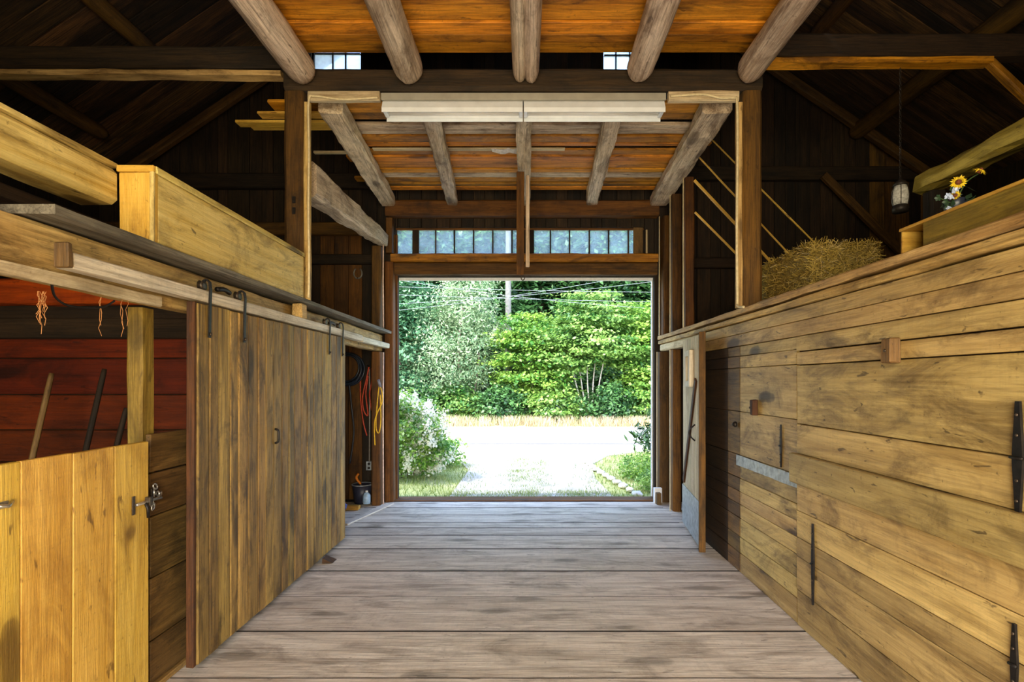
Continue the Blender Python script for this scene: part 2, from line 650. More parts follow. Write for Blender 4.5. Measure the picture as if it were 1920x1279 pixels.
# floor planks, running across the aisle
fl = box('floor', -5.8, 5.8, YB, 7.38, -0.14, -0.05, 'dark', None, 0, 0.002, 'X')
tag(fl, 'weathered grey plank floor of the barn aisle', 'floor', None, 'structure')
gaps = [-2.55, -2.1, -1.6, -1.1, -0.6, -0.1, 0.4, 0.85, 1.35, 1.85, 2.35, 2.88, 3.42, 3.97, 4.51, 5.11, 5.56, 5.84, 6.06, 6.42, 6.78, 7.12]
tight = {3.97, 2.88, 6.42}
for i in range(len(gaps) - 1):
    y0, y1 = gaps[i], gaps[i + 1]
    g0 = 0.003 if y0 in tight else 0.008
    g1 = 0.003 if y1 in tight else 0.008
    far = y0 > 5.3
    p = box('plank', -2.9 if far else -1.93, 1.86 if not far else 2.6, y0 + g0, y1 - g1, -0.05, 0.0, 'floor', fl, 0.001, 0.0015, 'X')
    box('joint_dark_strip', p.location.x - 1.9, p.location.x + 1.9, y1 - g1 + 0.0005, y1 + g1 - 0.0005, -0.05, 0.0012, plain('gap_shade', (34, 26, 20), 0.95), fl, 0, 0.0005, 'X')  # dark strip added in the joint so the plank gap reads shaded
sill = box('floor_sill', DOOR_L - 0.1, DOOR_R + 0.1, 7.13, 7.40, -0.05, 0.012, 'jamb', None, 0.003, 0.006, 'X')
tag(sill, 'worn brown threshold timber under the open doorway', 'threshold', None, 'structure')
# the slanting loose board by the nook
timber('floor_board', (-2.02, 5.95, 0.012), (-1.76, 6.95, 0.012), 0.10, 0.016, 'floor', None, 0.001)
tag(bpy.data.objects['floor_board'], 'narrow pale board lying on the floor beside the tool nook', 'board')


def backing(name, boxes, mat, label, cat, kind='structure'):
    bm = bmesh.new()
    cs = [Vector(((b[0] + b[1]) / 2, (b[2] + b[3]) / 2, (b[4] + b[5]) / 2)) for b in boxes]
    c = sum(cs, Vector()) / len(cs)
    for b, q in zip(boxes, cs):
        bm_box(bm, q - c, (b[1] - b[0], b[3] - b[2], b[5] - b[4]))
    return tag(link(name, bm_mesh(bm, name), mat, c), label, cat, None, kind)


# doorway wall (far gable): backing with openings, vertical boards inside
W1 = (-1.77, 1.62, 3.32, 3.70)       # transom x0 x1 z0 z1
W2 = (-2.92, -2.22, 5.62, 6.25)      # gable window
W3 = (1.04, 1.62, 5.70, 6.33)
holes = [(DOOR_L, DOOR_R, -0.2, DOOR_T), W1, W2, W3]
yb0, yb1 = 7.285, 7.33


def cut_columns(xs, z0f, z1f):
    """Split each column between xs into the z spans not covered by a hole."""
    out = []
    for a, b in zip(xs[:-1], xs[1:]):
        m = (a + b) / 2
        spans = [(z0f(m), z1f(m))]
        for (hx0, hx1, hz0, hz1) in holes:
            if hx0 - 1e-6 < m < hx1 + 1e-6:
                ns = []
                for (s0, s1) in spans:
                    if hz1 <= s0 or hz0 >= s1:
                        ns.append((s0, s1))
                        continue
                    if hz0 > s0:
                        ns.append((s0, hz0))
                    if hz1 < s1:
                        ns.append((hz1, s1))
                spans = ns
        out += [(a, b, s0, s1) for (s0, s1) in spans if s1 - s0 > 0.02]
    return out


cuts = sorted({h[0] for h in holes} | {h[1] for h in holes} | {-5.85, 5.85, 0.0, -4.5, 4.5, -3.6, 3.6, 2.6})
fine = []
for a, b in zip(cuts[:-1], cuts[1:]):
    k = max(1, int((b - a) / 0.35))
    fine += [a + (b - a) * i / k for i in range(k)]
fine.append(cuts[-1])
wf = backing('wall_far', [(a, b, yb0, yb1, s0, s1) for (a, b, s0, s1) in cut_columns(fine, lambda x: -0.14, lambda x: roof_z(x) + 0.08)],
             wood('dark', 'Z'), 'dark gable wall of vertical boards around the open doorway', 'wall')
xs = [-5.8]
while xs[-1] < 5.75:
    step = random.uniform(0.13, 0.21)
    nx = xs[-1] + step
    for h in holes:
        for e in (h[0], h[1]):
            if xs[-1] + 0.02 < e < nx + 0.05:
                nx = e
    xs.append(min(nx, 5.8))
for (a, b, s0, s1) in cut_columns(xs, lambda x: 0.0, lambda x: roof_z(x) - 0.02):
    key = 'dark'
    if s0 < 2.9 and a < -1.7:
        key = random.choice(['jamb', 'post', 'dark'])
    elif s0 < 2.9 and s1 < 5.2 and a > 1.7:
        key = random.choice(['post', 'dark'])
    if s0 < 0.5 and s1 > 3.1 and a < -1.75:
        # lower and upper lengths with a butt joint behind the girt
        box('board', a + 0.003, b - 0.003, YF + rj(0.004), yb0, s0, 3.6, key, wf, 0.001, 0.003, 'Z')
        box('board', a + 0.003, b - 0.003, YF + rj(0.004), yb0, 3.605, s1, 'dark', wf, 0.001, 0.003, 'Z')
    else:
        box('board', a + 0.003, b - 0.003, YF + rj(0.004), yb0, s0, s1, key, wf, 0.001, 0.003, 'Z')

# side walls and rear wall with its open doorway (behind the camera)
for s, nm in ((-1, 'left'), (1, 'right')):
    w = backing(f'wall_side_{nm}', [(min(s * 5.8, s * 5.88), max(s * 5.8, s * 5.88), YB, 7.33, -0.14, 4.32)], wood('dark', 'Z'),
                f'dark outer side wall of the barn beyond the {"stall" if s < 0 else "hay"} loft', 'wall')
backing('wall_rear', [(-5.85, -1.75, YB - 0.08, YB, -0.14, 4.2), (1.75, 5.85, YB - 0.08, YB, -0.14, 4.2), (-1.75, 1.75, YB - 0.08, YB, 3.1, 4.2),
                      (-5.85, 5.85, YB - 0.08, YB, 4.2, 5.4), (-4.1, 4.1, YB - 0.08, YB, 5.4, 6.4), (-2.6, 2.6, YB - 0.08, YB, 6.4, 8.2)],
        wood('dark', 'Z'), 'dark rear wall of the barn with an open doorway', 'wall')

# roof: sheathing plus boards running up the slope
for s, nm in ((-1, 'left'), (1, 'right')):
    A = Vector((0, 0, RIDGE_Z))
    Bv = Vector((s * 6.2, 0, RIDGE_Z - SLOPE * 6.2))
    slope_dir = (Bv - A).normalized()
    nrm = Vector((SLOPE * s, 0, 1)).normalized()
    L = (Bv - A).length
    bm = bmesh.new()
    c = (A + Bv) / 2 + Vector((0, (YB + 7.7) / 2, 0))
    M = Matrix((slope_dir, Vector((0, 1, 0)), slope_dir.cross(Vector((0, 1, 0))))).transposed()
    bm_box(bm, (0, 0, 0), (L, 7.7 - YB + 0.2, 0.05))
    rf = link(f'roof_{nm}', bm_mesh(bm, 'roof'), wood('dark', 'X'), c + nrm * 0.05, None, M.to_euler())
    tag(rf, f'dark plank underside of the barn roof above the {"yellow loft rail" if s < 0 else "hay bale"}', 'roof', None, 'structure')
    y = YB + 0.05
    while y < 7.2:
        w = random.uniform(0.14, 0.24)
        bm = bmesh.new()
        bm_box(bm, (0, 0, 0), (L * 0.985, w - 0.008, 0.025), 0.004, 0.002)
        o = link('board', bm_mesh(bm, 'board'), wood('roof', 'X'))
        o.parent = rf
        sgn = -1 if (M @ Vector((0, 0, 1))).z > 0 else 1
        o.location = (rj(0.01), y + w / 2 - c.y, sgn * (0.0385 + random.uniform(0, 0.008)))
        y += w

# loft floors either side of the aisle
box('floor_loft_left', -5.8, -2.22, YB, 5.35, 2.385, 2.445, 'dark', None, 0, 0.003, 'Y')
tag(bpy.data.objects['floor_loft_left'], 'dark loft floor over the stall with red boards', 'floor', None, 'structure')
box('floor_loft_right', 2.0, 5.8, YB, 7.24, 2.12, 2.205, 'dark', None, 0, 0.003, 'Y')
tag(bpy.data.objects['floor_loft_right'], 'dark loft floor carrying the hay bale', 'floor', None, 'structure')

# ------------------------------------------------------------------ right partition of horizontal boards
WX = 1.79
wr = backing('wall_right', [(1.822, 1.86, YB, 5.45, -0.05, 2.09)], wood('dark', 'Y'),
             'partition wall of wide tan horizontal boards along the aisle opposite the sliding door', 'wall')
near = [0.0, 0.235, 0.455, 0.58, 0.755, 0.94, 1.13, 1.325, 1.709, 1.797, 1.90]
for i in range(len(near) - 1):
    z0, z1 = near[i], near[i + 1]
    proud = 0.045 if abs(z0 - 0.94) < 1e-6 else random.uniform(0, 0.006)
    if proud > 0.04:
        box('board', WX - proud, WX - 0.001 + 0.03, -2.5, 3.535, z0, z1, 'wall', wr, 0.002, 0.005, 'Y')
    else:
        box('board', WX - proud, 1.822, -2.5, 3.512, z0 + 0.0025, z1 - 0.0025, 'wall', wr, 0.002, 0.003, 'Y')
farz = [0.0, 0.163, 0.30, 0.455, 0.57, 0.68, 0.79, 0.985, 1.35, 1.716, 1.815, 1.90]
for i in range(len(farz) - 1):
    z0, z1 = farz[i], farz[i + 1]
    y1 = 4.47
    for (ya, yb, kk) in ((4.475, 4.74, 'dado'), (4.745, 5.44, 'grime_shade')):  # boards toward the ajar door darker: its shade and grime put into the colour
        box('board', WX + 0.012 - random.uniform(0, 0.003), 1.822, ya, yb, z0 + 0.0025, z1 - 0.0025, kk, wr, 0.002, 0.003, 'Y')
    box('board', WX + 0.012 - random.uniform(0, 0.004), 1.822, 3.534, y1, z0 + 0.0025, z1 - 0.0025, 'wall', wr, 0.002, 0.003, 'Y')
for z0, z1 in ((1.90, 2.0), (2.0, 2.092)):
    box('board', WX - random.uniform(0, 0.005), 1.822, -2.5, 5.44, z0 + 0.002, z1 - 0.002, 'wall', wr, 0.002, 0.003, 'Y')

tag(timber('cap_beam', (1.885, -2.5, 2.120), (1.885, 7.1, 2.120), 0.235, 0.046, 'header', None, 0.004),
    'pale hewn beam capping the tan board partition', 'beam')
tag(timber('cap_plank', (1.90, -2.5, 2.182), (1.90, 7.12, 2.182), 0.27, 0.048, 'header', None, 0.004, 0, 1, 0, 90),
    'ragged plank lying on top of the tan partition under the hay bale', 'plank')
tag(timber('door_header', (1.86, 5.47, 2.05), (1.86, 7.09, 2.05), 0.14, 0.088, 'pale', None, 0.003),
    'pale timber header above the stall opening by the doorway', 'beam')

# galvanised strip and iron hardware on the partition
bm = bmesh.new()
for k in range(12):
    bm_box(bm, (0, -0.465 + 0.0845 * (k + 0.0), 0), (0.004 + 0.003 * (k % 2), 0.0835, 0.085 + rj(0.004)), 0.001)
tag(link('metal_strip', bm_mesh(bm, 'metal_strip'), GALV, (WX + 0.003, 4.02, 0.94)), 'wrinkled galvanised metal strip nailed low on the tan partition', 'strip')


def iron_bar(name, y, z0, z1, label, w=0.022, x=WX - 0.012):
    e = empty(name, (x, y, z0), label, 'hinge')
    bm = bmesh.new()
    L = z1 - z0
    prof = [(-w * 0.25, 0), (w * 0.25, 0), (w * 0.6, L * 0.46), (w * 0.6, L * 0.54), (w * 0.25, L), (-w * 0.25, L), (-w * 0.6, L * 0.54), (-w * 0.6, L * 0.46)]
    f0 = [bm.verts.new((-0.004, a, b)) for a, b in prof]
    f1 = [bm.verts.new((0.006, a, b)) for a, b in prof]
    bm.faces.new(f0)
    bm.faces.new(list(reversed(f1)))
    for i in range(8):
        bm.faces.new((f0[i], f1[i], f1[(i + 1) % 8], f0[(i + 1) % 8]))
    bmesh.ops.recalc_face_normals(bm, faces=bm.faces)
    link('strap', bm_mesh(bm, 'strap'), IRON, (x, y, z0), e)
    tube('pin', [(x - 0.006, y - w * 0.75, z0 + L / 2), (x - 0.006, y + w * 0.75, z0 + L / 2)], 0.006, IRON, e, 8)
    for q in (0.12, 0.3, 0.7, 0.88):
        lathe('nail', [(0.006, 0), (0.006, 0.003), (0.001, 0.005)], (x - 0.004, y, z0 + L * q), RUST, e, 8, True, (0, -PI / 2, 0))
    return e


iron_bar('strap_hinge', 3.30, 0.22, 0.72, 'thin black iron strap hinge low on the partition near the vertical seam', 0.022)
iron_bar('strap_hinge', 3.74, 1.0, 1.30, 'short black iron strap above the galvanised metal strip', 0.018, WX + 0.001)
iron_bar('strap_hinge', 1.925, 1.12, 1.53, 'broad grey iron strap hinge at the near end of the partition', 0.034)
iron_bar('strap_hinge', 1.94, 0.42, 0.72, 'short iron strap hinge low at the near end of the partition', 0.022)
sb = empty('turn_button', (WX, 2.56, 1.69), 'brown wooden turn button block on the upper partition boards', 'latch')
box('block', WX - 0.06, WX - 0.006, 2.53, 2.60, 1.69, 1.81, 'dado', sb, 0.003, 0.006, 'Z')
lathe('screw', [(0.008, 0), (0.008, 0.004), (0.002, 0.006)], (WX - 0.06, 2.565, 1.75), RUST, sb, 8, True, (0, -PI / 2, 0))
sb = empty('turn_button', (WX, 4.13, 1.34), 'small dark wooden turn button beside the bare whitish partition board', 'latch')
box('block', WX - 0.04, WX + 0.006, 4.11, 4.16, 1.34, 1.46, 'edge', sb, 0.003, 0.005, 'Z')
lathe('screw', [(0.008, 0), (0.008, 0.004), (0.002, 0.006)], (WX - 0.05, 4.135, 1.40), RUST, sb, 8, True, (0, -PI / 2, 0))
lathe('knob', [(0.024, 0), (0.024, 0.014), (0.012, 0.03), (0.004, 0.033)], (WX - 0.004, 4.52, 1.24), IRON, wr, 12, True, (0, -PI / 2, 0))

# the narrow stall door standing ajar beyond the partition
d2 = empty('door_2', (1.77, 5.95, 0), 'narrow pale plank stall door standing ajar beside the barn doorway', 'door', None, 'structure')
p_far, p_near = Vector((1.765, 5.93, 0)), Vector((1.645, 4.97, 0))
dv = (p_near - p_far)
Ld = dv.length
du = dv.normalized()
dn = Vector((du.y, -du.x, 0))
if dn.x > 0:
    dn = -dn
ang = math.atan2(du.y, du.x)
for k in range(6):
    a, b = Ld * k / 6, Ld * (k + 1) / 6
    c = p_far + du * (a + b) / 2
    bm = bmesh.new()
    bm_box(bm, (0, 0, 0), (Ld / 6 - 0.004, 0.022, 2.0), 0.003)
    link('board', bm_mesh(bm, 'board'), wood('pale', 'Z'), (c.x, c.y, 1.05), d2, (0, 0, ang))
c = p_near + du * 0.012
bm = bmesh.new()
bm_box(bm, (0, 0, 0), (0.024, 0.06, 2.05), 0.003)
link('edge_board', bm_mesh(bm, 'edge_board'), wood('post', 'Z'), (c.x, c.y, 1.04), d2, (0, 0, ang))
bm = bmesh.new()
bm_box(bm, (0, 0, 0), (Ld * 0.96, 0.008, 0.42), 0.002)
c = p_far + du * Ld * 0.48 + dn * 0.016
link('kick_plate', bm_mesh(bm, 'kick_plate'), GALV, (c.x, c.y, 0.26), d2, (0, 0, ang))
timber('brace', tuple(p_far + du * 0.10 + dn * 0.02 + Vector((0, 0, 0.52))), tuple(p_far + du * 0.78 + dn * 0.02 + Vector((0, 0, 1.62))), 0.018, 0.07, 'edge', d2, 0.001)
pts = [p_far + du * 0.70 + dn * (0.012 + 0.06 * math.sin(PI * i / 8)) + Vector((0, 0, 1.02 + 0.16 * i / 8)) for i in range(9)]
tube('handle', pts, 0.007, IRON, d2, 8)
wfr = empty('niche_box', tuple(p_far + du * 0.48 + dn * 0.05 + Vector((0, 0, 1.54))), 'small pale wooden box frame fixed to the ajar stall door', 'frame')
for (u0, u1, z0, z1, nm) in ((0.36, 0.42, 1.55, 1.92, 'stile'), (0.58, 0.64, 1.55, 1.92, 'stile'), (0.42, 0.58, 1.55, 1.61, 'rail'), (0.42, 0.58, 1.86, 1.92, 'rail')):
    c = p_far + du * (u0 + u1) / 2 + dn * 0.035
    bm = bmesh.new()
    bm_box(bm, (0, 0, 0), (u1 - u0, 0.045, z1 - z0), 0.003)
    link(nm, bm_mesh(bm, nm), wood('white', 'Z'), (c.x, c.y, (z0 + z1) / 2), wfr, (0, 0, ang))

# posts beyond it
for (x0, x1, y0, y1, z0, z1, lab, key) in (
        (1.80, 1.95, 6.60, 6.70, 0.0, 2.0, 'brown stud below the pale header near the doorway', 'jamb'),
        (1.80, 1.96, 6.60, 6.72, 2.21, 3.92, 'dark brown stud rising from the cap plank next to the doorway post', 'post'),
        (1.80, 1.93, 6.05, 6.15, 2.21, 3.92, 'lighter brown stud rising from the cap plank ahead of the dark one', 'jamb'),
        (1.76, 1.95, 7.10, 7.24, 0.0, 2.0, 'brown post below the header at the hinge side of the doorway', 'post'),
        (1.79, 1.98, 7.09, 7.20, 2.215, 3.80, 'reddish brown post standing beside the transom window', 'jamb')):
    tag(timber('stud', ((x0 + x1) / 2, (y0 + y1) / 2, z0), ((x0 + x1) / 2, (y0 + y1) / 2, z1), x1 - x0, y1 - y0, key, None, 0.003, roll=PI / 2), lab, 'post')
    box('lit_edge_strip', x0 - 0.012, x0 - 0.002, y0 - 0.004, y0 + 0.02, z0, z1, 'pale', None, 0.001, 0.002, 'Z')  # pale strip added to paint the stud's lit edge
    st = bpy.data.objects[[o.name for o in COL.objects if o.name.startswith('lit_edge_strip')][-1]]
    par = bpy.data.objects[[o.name for o in COL.objects if o.name.startswith('stud')][-1]]
    wm = Matrix.Translation(st.location)
    st.parent = par
    pm = Matrix.Translation(par.location) @ par.rotation_euler.to_matrix().to_4x4()
    st.matrix_parent_inverse = pm.inverted()

# ------------------------------------------------------------------ left side: stall front, gate, sliding door
wl = backing('wall_left', [(-1.985, -1.962, 2.86, 5.42, -0.05, 1.32)], wood('dark', 'Y'),
             'low stall front of dark horizontal boards behind the sliding door', 'wall')
dz = [0.03, 0.255, 0.583, 0.90, 1.126, 1.33]
for i in range(5):
    box('board', -1.962, -1.937 + rj(0.003), 2.757, 5.42, dz[i] + 0.003, dz[i + 1] - 0.003, 'dado', wl, 0.002, 0.003, 'Y')
box('kick_strip', -1.962, -1.915, 2.757, 5.42, 0.0, 0.03, 'header', wl, 0.001, 0.003, 'Y')

tag(timber('stall_post', (-2.018, 2.80, 0.0), (-2.018, 2.80, 1.985), 0.105, 0.08, 'box', None, 0.003, roll=PI / 2),
    'square yellowish post holding up the stall header above the low wall', 'post')

ws = backing('wall_stall', [(-5.8, -2.0, 4.03, 4.06, -0.05, 2.38)], wood('dark', 'X'), 'rusty red board wall inside the stall', 'wall')
sz = [0.0, 0.27, 0.52, 0.76, 1.0, 1.24, 1.504, 1.776, 1.924, 2.08]
for i in range(len(sz) - 1):
    box('board', -5.78, -2.0, 4.0 + rj(0.004), 4.03, sz[i] + 0.004, sz[i + 1] - 0.004, 'dark' if i == 8 else 'red', ws, 0.002, 0.004, 'X')
tag(timber('stall_beam', (-5.78, 3.97, 2.265), (-2.12, 3.97, 2.265), 0.10, 0.19, 'redb', None, 0.006), 'rust red beam under the loft at the back of the stall', 'beam')

# header, plank, track
tag(timber('stall_header', (-1.945, YB + 0.1, 2.112), (-1.945, 7.08, 2.112), 0.09, 0.225, 'header', None, 0.006),
    'weathered tan header beam over the stall opening and sliding door', 'beam')
tag(timber('shelf_plank', (-1.93, 2.02, 2.256), (-1.93, 7.12, 2.256), 0.30, 0.034, 'grey', None, 0.003, chamfer=0.06),
    'long grey plank lying flat on the stall header', 'plank')
tag(timber('ledge_strip', (-1.882, YB + 0.2, 2.012), (-1.882, 2.74, 2.012), 0.030, 0.05, 'pale', None, 0.004), 'ragged grey strip along the bottom of the stall header', 'strip')
tr = empty('door_track', (-1.83, 2.1, 2.05), 'pale wooden track rail carrying the sliding door', 'rail')
box('rail', -1.872, -1.796, 2.12, 5.90, 2.05, 2.115, 'white', tr, 0.003, 0.006, 'Y')
box('rail', -1.872, -1.796, 5.904, 7.06, 2.04, 2.105, 'white', tr, 0.003, 0.006, 'Y')
box('stop_block', -1.85, -1.792, 2.085, 2.117, 2.05, 2.15, 'dado', tr, 0.003, 0.005, 'Z')
box('spacer_block', -1.885, -1.80, 4.30, 4.40, 2.118, 2.235, 'header', tr, 0.004, 0.006, 'Y')

d1 = empty('door_1', (-1.82, 4.13, 0.04), 'large sliding stall door of weathered vertical tongue and groove boards', 'door', None, 'structure')
ys = [2.93]
while ys[-1] < 5.30:
    ys.append(min(5.335, ys[-1] + random.uniform(0.085, 0.135)))
if ys[-1] - ys[-2] < 0.05:
    ys.pop(-2)
for a, b in zip(ys[:-1], ys[1:]):
    box('board', -1.842, -1.80 + rj(0.0035), a + 0.0025, b - 0.0025, 0.04, 2.035 + rj(0.004), 'slide', d1, 0.0015, 0.005, 'Z')
box('edge_board', -1.848, -1.808, 2.905, 2.928, 0.04, 2.04, 'edge', d1, 0.003, 0.003, 'Z')
for z in (0.25, 1.05, 1.85):
    box('batten', -1.868, -1.844, 2.95, 5.31, z - 0.07, z + 0.07, 'dado', d1, 0.002, 0.003, 'Y')
for k, y in enumerate((3.025, 3.40, 4.88, 5.23)):
    st = empty('hanger', (-1.79, y, 1.85))
    st.parent = d1
    st.location = Vector((-1.79, y, 1.85)) - WL[d1.name]
    bm = bmesh.new()
    q = [(-1.792, 1.85), (-1.7885, 2.03), (-1.785, 2.13), (-1.790, 2.165), (-1.806, 2.18), (-1.825, 2.172), (-1.832, 2.15)]
    w = 0.010
    for i in range(len(q) - 1):
        (xa, za), (xb, zb) = q[i], q[i + 1]
        n2 = Vector((-(zb - za), xb - xa)).normalized() * 0.004
        vs = []
        for (xx, zz, s) in ((xa, za, 1), (xb, zb, 1), (xb, zb, -1), (xa, za, -1)):
            for yy in (-w, w):
                vs.append(bm.verts.new((xx + n2.x * s + 1.79, yy, zz + n2.y * s - 1.85)))
        idx = [(0, 1, 3, 2), (2, 3, 5, 4), (4, 5, 7, 6), (6, 7, 1, 0)]
        for f in idx:
            bm.faces.new([vs[j] for j in f])
        bm.faces.new([vs[j] for j in (0, 2, 4, 6)])
        bm.faces.new([vs[j] for j in (1, 7, 5, 3)])
    bmesh.ops.recalc_face_normals(bm, faces=bm.faces)
    link('strap', bm_mesh(bm, 'strap'), IRON, (-1.79, y, 1.85), st)
    lathe('wheel', [(0.010, -0.012), (0.030, -0.012), (0.022, 0.0), (0.030, 0.012), (0.010, 0.012)], (-1.834, y, 2.146), RUST, st, 16, True, (0, PI / 2, 0))
    lathe('bolt', [(0.009, 0), (0.009, 0.006), (0.003, 0.009)], (-1.786, y, 1.87), RUST, st, 8, True, (0, PI / 2, 0))
for y in (3.24, 5.06):
    tube('roller_chain', [(-1.835, y - 0.07, 2.15), (-1.83, y, 2.16), (-1.835, y + 0.07, 2.15)], 0.014, IRON, d1, 8, smooth=3)

pts = [(-1.797, 3.83, 1.16), (-1.775, 3.83, 1.17), (-1.772, 3.83, 1.21), (-1.775, 3.83, 1.25), (-1.797, 3.83, 1.26)]
tube('pull_handle', pts, 0.008, IRON, d1, 8, False, 3)
bm = bmesh.new()
wv = [bm.verts.new(p) for p in ((-0.04, -0.06, 0), (0.05, -0.05, 0), (0.05, 0.06, 0), (-0.04, 0.06, 0), (-0.04, -0.05, 0.045), (-0.04, 0.05, 0.04))]
for f in ((3, 2, 1, 0), (0, 1, 4), (2, 3, 5), (1, 2, 5, 4), (3, 0, 4, 5)):
    bm.faces.new([wv[i] for i in f])
bmesh.ops.recalc_face_normals(bm, faces=bm.faces)
tag(link('door_wedge', bm_mesh(bm, 'door_wedge'), wood('edge', 'X'), (-1.745, 4.74, 0.004)), 'small dark wooden wedge on the floor against the sliding door', 'wedge')
tag(tube('hanging_wire', [px(97, 532, 2.16), px(103, 556, 2.2), px(125, 572, 2.25), px(160, 577, 2.32), px(195, 575, 2.4), px(215, 564, 2.44)], 0.005, IRON, None, 6, False, 6),
    'black wire drooping in a loop under the stall header', 'wire')

# yellow dutch gate
g = empty('stall_gate', (-1.92, 2.0, 0.02), 'low yellow pine stall gate of vertical boards with a steel bolt', 'gate')
ge = [1.42, 1.60, 1.80, 2.008, 2.238, 2.467, 2.69]
for i in range(6):
    zt = 1.30 + rj(0.001)
    box('board', -1.925, -1.90 + rj(0.001), ge[i] + 0.002, ge[i + 1] - 0.002, 0.02, zt, 'gate', g, 0.0015, 0.003, 'Z')
for z in (0.3, 1.1):
    box('cross_rail', -1.952, -1.926, 1.44, 2.67, z - 0.06, z + 0.06, 'gate', g, 0.001, 0.003, 'Y')
box('top_cap', -1.95, -1.926, 1.44, 2.67, 1.24, 1.28, 'gate', g, 0.001, 0.003, 'Y')
bl = empty('bolt_latch', (-1.885, 2.63, 0.98))
bl.parent = g
bl.location = Vector((-1.885, 2.63, 0.98)) - WL[g.name]
WL[bl.name] = Vector((-1.885, 2.63, 0.98))
tube('bolt', [(-1.885, 2.585, 1.002), (-1.885, 2.76, 1.002)], 0.008, STEEL, bl, 8)
box('bolt_plate', -1.899, -1.893, 2.572, 2.590, 0.955, 1.045, RUST, bl, 0, 0.001)
box('keeper', -1.899, -1.872, 2.66, 2.685, 0.98, 1.024, RUST, bl, 0, 0.002)
tube('bolt_handle', [(-1.88, 2.64, 1.0), (-1.872, 2.645, 0.97), (-1.872, 2.648, 0.925)], 0.007, IRON, bl, 8)
hr = empty('hasp_chain', (-1.92, 2.76, 0.99), 'bright steel chain and hasp hanging beside the yellow gate', 'chain')
for k, (yy, zz, ry) in enumerate(((2.725, 0.985, 0.0), (2.742, 1.025, 0.7), (2.752, 1.06, 0.1), (2.77, 1.02, 1.0), (2.79, 1.012, 0.3), (2.735, 0.96, 0.2))):
    pts = []
    for i in range(12):
        a = 2 * PI * i / 12
        v = Vector((0, 0.012 * math.cos(a), 0.02 * math.sin(a)))
        v.rotate(Matrix.Rotation(ry, 3, 'Z') @ Matrix.Rotation(0.5 * k, 3, 'X'))
        pts.append(Vector((-1.91, yy, zz)) + v)
    tube('chain_link', pts, 0.0045, STEEL, hr, 6, True)
box('staple_plate', -1.936, -1.925, 2.745, 2.80, 1.0, 1.05, RUST, hr, 0, 0.002)
b2 = empty('gate_latch', (-1.885, 1.92, 0.93), 'small bright steel catch on the yellow gate at the picture edge', 'latch')
box('plate', -1.899, -1.893, 1.90, 1.955, 1.14, 1.165, STEEL, b2, 0, 0.001)
tube('catch', [(-1.89, 1.90, 1.155), (-1.87, 1.93, 1.15), (-1.89, 1.965, 1.16)], 0.007, STEEL, b2, 8)

# tools leaning in the stall
for (a, b, key, lab) in (
        ((px(97, 700, 3.55)), Vector((-3.30, 3.30, 0.0)), 'dado', 'thin wooden tool handle leaning in the red stall near the picture edge'),
        ((px(196, 692, 3.6)), Vector((-3.02, 3.35, 0.0)), 'dark', 'dark tool handle leaning in the red stall next to a paler one'),
        ((px(237, 765, 3.6)), Vector((-2.86, 3.35, 0.0)), 'dark', 'short dark tool handle leaning right behind the stall post')):
    e = empty('leaning_tool', tuple(b), lab, 'tool')
    log('shaft', b + Vector((0, 0, 0.05)), a, 0.019, 0.017, key, e, 10, 1.0, 0.01, 0.3)
    d = (Vector(a) - b).normalized()
    bm = bmesh.new()
    bm_box(bm, (0, 0, 0), (0.20, 0.012, 0.06), 0.003)
    link('blade', bm_mesh(bm, 'blade'), RUST, b + Vector((0, 0, 0.032)), e, (0.0, 0.0, rj(0.3)))

# loft rail above the stall
lr = empty('loft_rail', (-2.08, 2.59, 2.45), 'thick yellow board rail of the loft ending at the box', 'rail')
timber('rail_board', (-2.08, YB + 0.2, 2.545), (-2.08, 2.587, 2.545), 0.20, 0.175, 'yellow', lr, 0.003)
timber('rail_cap', (-2.08, YB + 0.2, 2.645), (-2.08, 2.587, 2.645), 0.205, 0.022, 'yellow', lr, 0.002)
tb = empty('feed_box', (-1.89, 3.46, 2.274), 'long yellow board box standing on the grey plank above the sliding door', 'box')
box('side_panel', -1.826, -1.80, 2.615, 4.34, 2.276, 2.615, 'yellow', tb, 0.003, 0.004, 'Y')
box('top_lip', -1.835, -1.796, 2.60, 4.345, 2.617, 2.652, 'yellow', tb, 0.003, 0.004, 'Y')
box('back_panel', -1.976, -1.952, 2.62, 4.34, 2.276, 2.64, 'yellow', tb, 0.003, 0.004, 'Y')
box('end_panel', -1.976, -1.80, 2.59, 2.613, 2.276, 2.618, 'gate', tb, 0.003, 0.004, 'Z')
box('end_lip', -1.98, -1.80, 2.582, 2.60, 2.62, 2.652, 'gate', tb, 0.002, 0.003, 'X')
box('corner_strip', -1.818, -1.797, 2.578, 2.589, 2.276, 2.618, 'yellow', tb, 0.001, 0.002, 'Z')
box('bottom_panel', -1.95, -1.828, 2.62, 4.34, 2.276, 2.292, 'yellow', tb, 0.001, 0.003, 'Y')

# ------------------------------------------------------------------ main bent: posts, tie beams, logs, ceiling
tag(timber('bent_post', (-1.912, 4.47, 2.275), (-1.912, 4.47, 4.0), 0.163, 0.16, 'post', None, 0.004, roll=PI / 2),
    'tall dark brown post above the sliding door with mortise holes', 'post')
tag(timber('bent_post', (1.873, 4.47, 2.214), (1.873, 4.47, 4.0), 0.165, 0.16, 'post', None, 0.004, roll=PI / 2),
    'tall brown post rising beside the hay bale', 'post')
for z in (2.98, 3.07):
    box('mortise_hole', -1.918, -1.89, 4.384, 4.392, z, z + 0.055, IRON, None, 0, 0.001)
    o = bpy.data.objects[[o.name for o in COL.objects if o.name.startswith('mortise_hole')][-1]]
    par = bpy.data.objects['bent_post']
    pm = Matrix.Translation(par.location) @ par.rotation_euler.to_matrix().to_4x4()
    o.parent = par
    o.matrix_parent_inverse = pm.inverted()
